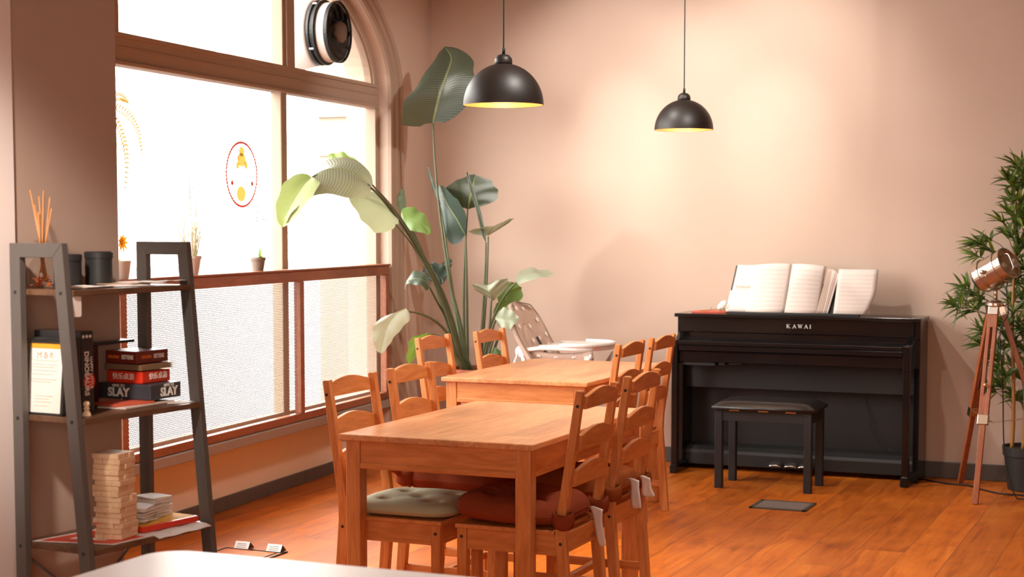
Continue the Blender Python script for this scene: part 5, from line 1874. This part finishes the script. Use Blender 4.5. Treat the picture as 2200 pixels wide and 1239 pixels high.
for O, r_, u0 in ((q(.055, .3445, z0 + .019), tu, 0), (q(.1685, .428, z0 + .019), tv, 0)):
    text('box_title', 'SLAY', .034, 'white_print', t, O, r_, UPZ, bold=.0012)
    text('box_title', 'HERE TO', .011, 'white_print', t, O + Vector((0, 0, .0195)), r_, UPZ)
z1 = z0 + .0445
t, q, tu, tv = crate('game_box', 'bright red card game box with white lettering, second from the bottom', 'box', .005, .135, .355, .480, z1, z1 + .036, 'box_red', 'board games on the middle shelf', .03, .004)
for O, r_ in ((q(.068, .3545, z1 + .019), tu), (q(.1355, .425, z1 + .019), tv)):
    text('box_title', '\u5feb\u4e50\u684c\u6e38', .020, 'white_print', t, O, r_, UPZ)
z2 = z1 + .0365
t, q, tu, tv = crate('card_tray', 'clear plastic tray of cards between the red and maroon game boxes', 'tray', .002, .142, .350, .486, z2, z2 + .020, 'clear_plastic', None, .0, .002)
sb = MB()
for k in range(5):
    z = z2 + .003 + k * .0032
    sb.hexa([q(.006, .354, z), q(.138, .354, z), q(.138, .482, z), q(.006, .482, z), q(.006, .354, z + .0022), q(.138, .354, z + .0022), q(.138, .482, z + .0022), q(.006, .482, z + .0022)])
sb.build('cards', 'kraft', t)
z3 = z2 + .0205
t, q, tu, tv = crate('game_box', 'maroon Kittens game box on top of the stack', 'box', .005, .122, .352, .486, z3, z3 + .036, 'box_maroon', 'board games on the middle shelf', .0, .002)
for O, r_ in ((q(.064, .3515, z3 + .018), tu), (q(.1225, .420, z3 + .018), tv)):
    text('box_title', 'KITTENS', .017, 'white_print', t, O + Vector(r_) * .025, r_, UPZ, sx=.66, bold=.0004)
    text('box_title', 'EXPLODING', .0120, 'ink_orange', t, O - Vector(r_) * .027, r_, UPZ, sx=.62, bold=.0003)
t, q, tu, tv = crate('game_box', 'dark red game box half hidden between the upright box and the stack', 'box', -.10, -.005, .22, .335, Z2, Z2 + .165, 'box_darkred', 'board games on the middle shelf')
t, q, tu, tv = crate('game_box', 'thin flat black box with pale edge lying across the dark red box', 'box', -.098, .0, .22, .480, Z2 + .1655, Z2 + .174, 'box_black', 'board games on the middle shelf', .0, .001)
pw = thing('wooden_pawn', 'turned wooden game pawn on the front edge of the middle shelf', 'game piece', S(.205, .065, Z2))
MB().lathe([(.0125, 0), (.0125, .004), (.010, .006), (.0105, .010), (.006, .015), (.007, .019), (.0085, .021), (.006, .024), (.006, .026), (.0085, .031), (.0085, .035), (.0055, .040), (.0, .0415)], S(.205, .065, Z2), 24).build('body', 'jenga', pw, smooth=True)

# lowest shelf: printed leaflets, red box, block tower, napkins
pl_ = [(.03, .03), (.262, .10), (.268, .25), (.06, .24)]
lf = thing('leaflet', 'red and white glossy leaflet under the wooden block tower', 'leaflet', S(.15, .15, Z3))
MB().prism(pl_, Z3 + .0004, Z3 + .0014, lambda x, y, d: S(x, y, d)).build('sheet', 'paper', lf)
MB().prism([(.045, .042), (.25, .104), (.255, .225), (.072, .225)], Z3 + .0014, Z3 + .0020, lambda x, y, d: S(x, y, d)).build('red_print', 'box_red', lf)
MB().prism([(.10, .10), (.20, .13), (.20, .155), (.10, .125)], Z3 + .0020, Z3 + .0024, lambda x, y, d: S(x, y, d)).build('white_print_block', 'paper', lf)
lf = MB()
rows = []
for i in range(12):
    v = .25 + .22 * i / 11
    rows.append([S(u, v, Z3 + (.0008 if u < uo(Z3) + .004 else .0008 - (u - uo(Z3) - .004) * .35) + .0012 * math.sin(i * 1.4)) for u in (.15, .20, .25, .265, .275, .288)])
lf.grid(rows)
tag(lf.build('plastic_sheet', 'paper', solid=.0008), 'crumpled pale sheet overhanging the front edge of the lowest shelf', 'sheet')
t, q, tu, tv = crate('flat_game_box', 'flat red game board box with yellow top under the napkins', 'box', .045, .235, .255, .475, Z3 + .0035, Z3 + .020, 'box_red', None, -.05, .002)
MB().hexa([q(.05, .26, Z3 + .0201), q(.225, .26, Z3 + .0201), q(.225, .470, Z3 + .0201), q(.05, .470, Z3 + .0201), q(.05, .26, Z3 + .0206), q(.225, .26, Z3 + .0206), q(.225, .470, Z3 + .0206), q(.05, .470, Z3 + .0206)]).build('yellow_top', 'yellow', t)
b = MB()
for k in range(6):
    v = .285 + k * .03
    b.hexa([q(.12, v, Z3 + .0206), q(.215, v, Z3 + .0206), q(.215, v + .006, Z3 + .0206), q(.12, v + .006, Z3 + .0206), q(.12, v, Z3 + .021), q(.215, v, Z3 + .021), q(.215, v + .006, Z3 + .021), q(.12, v + .006, Z3 + .021)])
b.build('brown_stripe', 'kraft', t)

# block tower: every block its own object
BL, BWd, BH = .082, .0268, .01465
blk = MB().box(-BL / 2, BL / 2, -BWd / 2, BWd / 2, 0, BH - .0004).build('wooden_block', 'jenga', bevel=.0012)
first = True
rt = random.Random(11)
tc = S(.195, .180, 0)
base_rot = -A6 + math.radians(11)
for L in range(16):
    dirr = base_rot + (PI / 2 if L % 2 == 0 else 0)
    shift = Vector((rt.uniform(-.0025, .0025) - (.004 if L > 7 else 0), rt.uniform(-.0025, .0025), 0))
    for k in range(3):
        if L == 11 and k == 1:
            pass
        ofs = (k - 1) * (BWd + .0004)
        slide = rt.uniform(-.003, .003)
        ax = Vector((math.cos(dirr), math.sin(dirr), 0))
        ay = Vector((-math.sin(dirr), math.cos(dirr), 0))
        o = blk if first else blk.copy()
        if not first:
            COL.objects.link(o)
        first = False
        o.location = tc + shift + ax * slide + ay * ofs + Vector((0, 0, Z3 + .0026 + L * BH))
        o.rotation_euler = (0, 0, dirr + rt.uniform(-.015, .015))
        tag(o, 'pale wooden block in the stacked tower on the lowest shelf', 'block', 'wooden blocks of the stacking tower')

# napkins: a neat pile and a slumped pile
def napkin(n, u, v, w_, th, rot, seed, lab, grp, jit, slump=0.0):
    rn = random.Random(seed)
    rows_t = []
    for i in range(7):
        rows_t.append([Vector(((-.5 + i / 6) * w_, (-.5 + j / 6) * w_, .0016 * math.sin(i * 1.1 + j * .8) * .5)) for j in range(7)])
    src = MB().grid(rows_t).build('paper_napkin', 'paper', solid=th * .82)
    for k in range(n):
        o = src if k == 0 else src.copy()
        if k:
            COL.objects.link(o)
        o.location = S(u + rn.uniform(-jit, jit), v + rn.uniform(-jit, jit), Z3 + .0215 + th * (k + .6) + (k * slump * .001))
        o.rotation_euler = (rn.uniform(-.03, .03) * (1 + slump), rn.uniform(-.03, .03) * (1 + slump), -A6 + rot + rn.uniform(-.05, .05) * (1 + 3 * slump))
        tag(o, lab, 'napkin', grp)


napkin(12, .125, .408, .078, .0047, .10, 5, 'white paper napkin in the neat taller pile on the lowest shelf', 'neat pile of napkins', .0015)
napkin(8, .155, .318, .066, .0046, .35, 6, 'white paper napkin in the slumped lower pile beside the block tower', 'slumped pile of napkins', .005, 1.0)
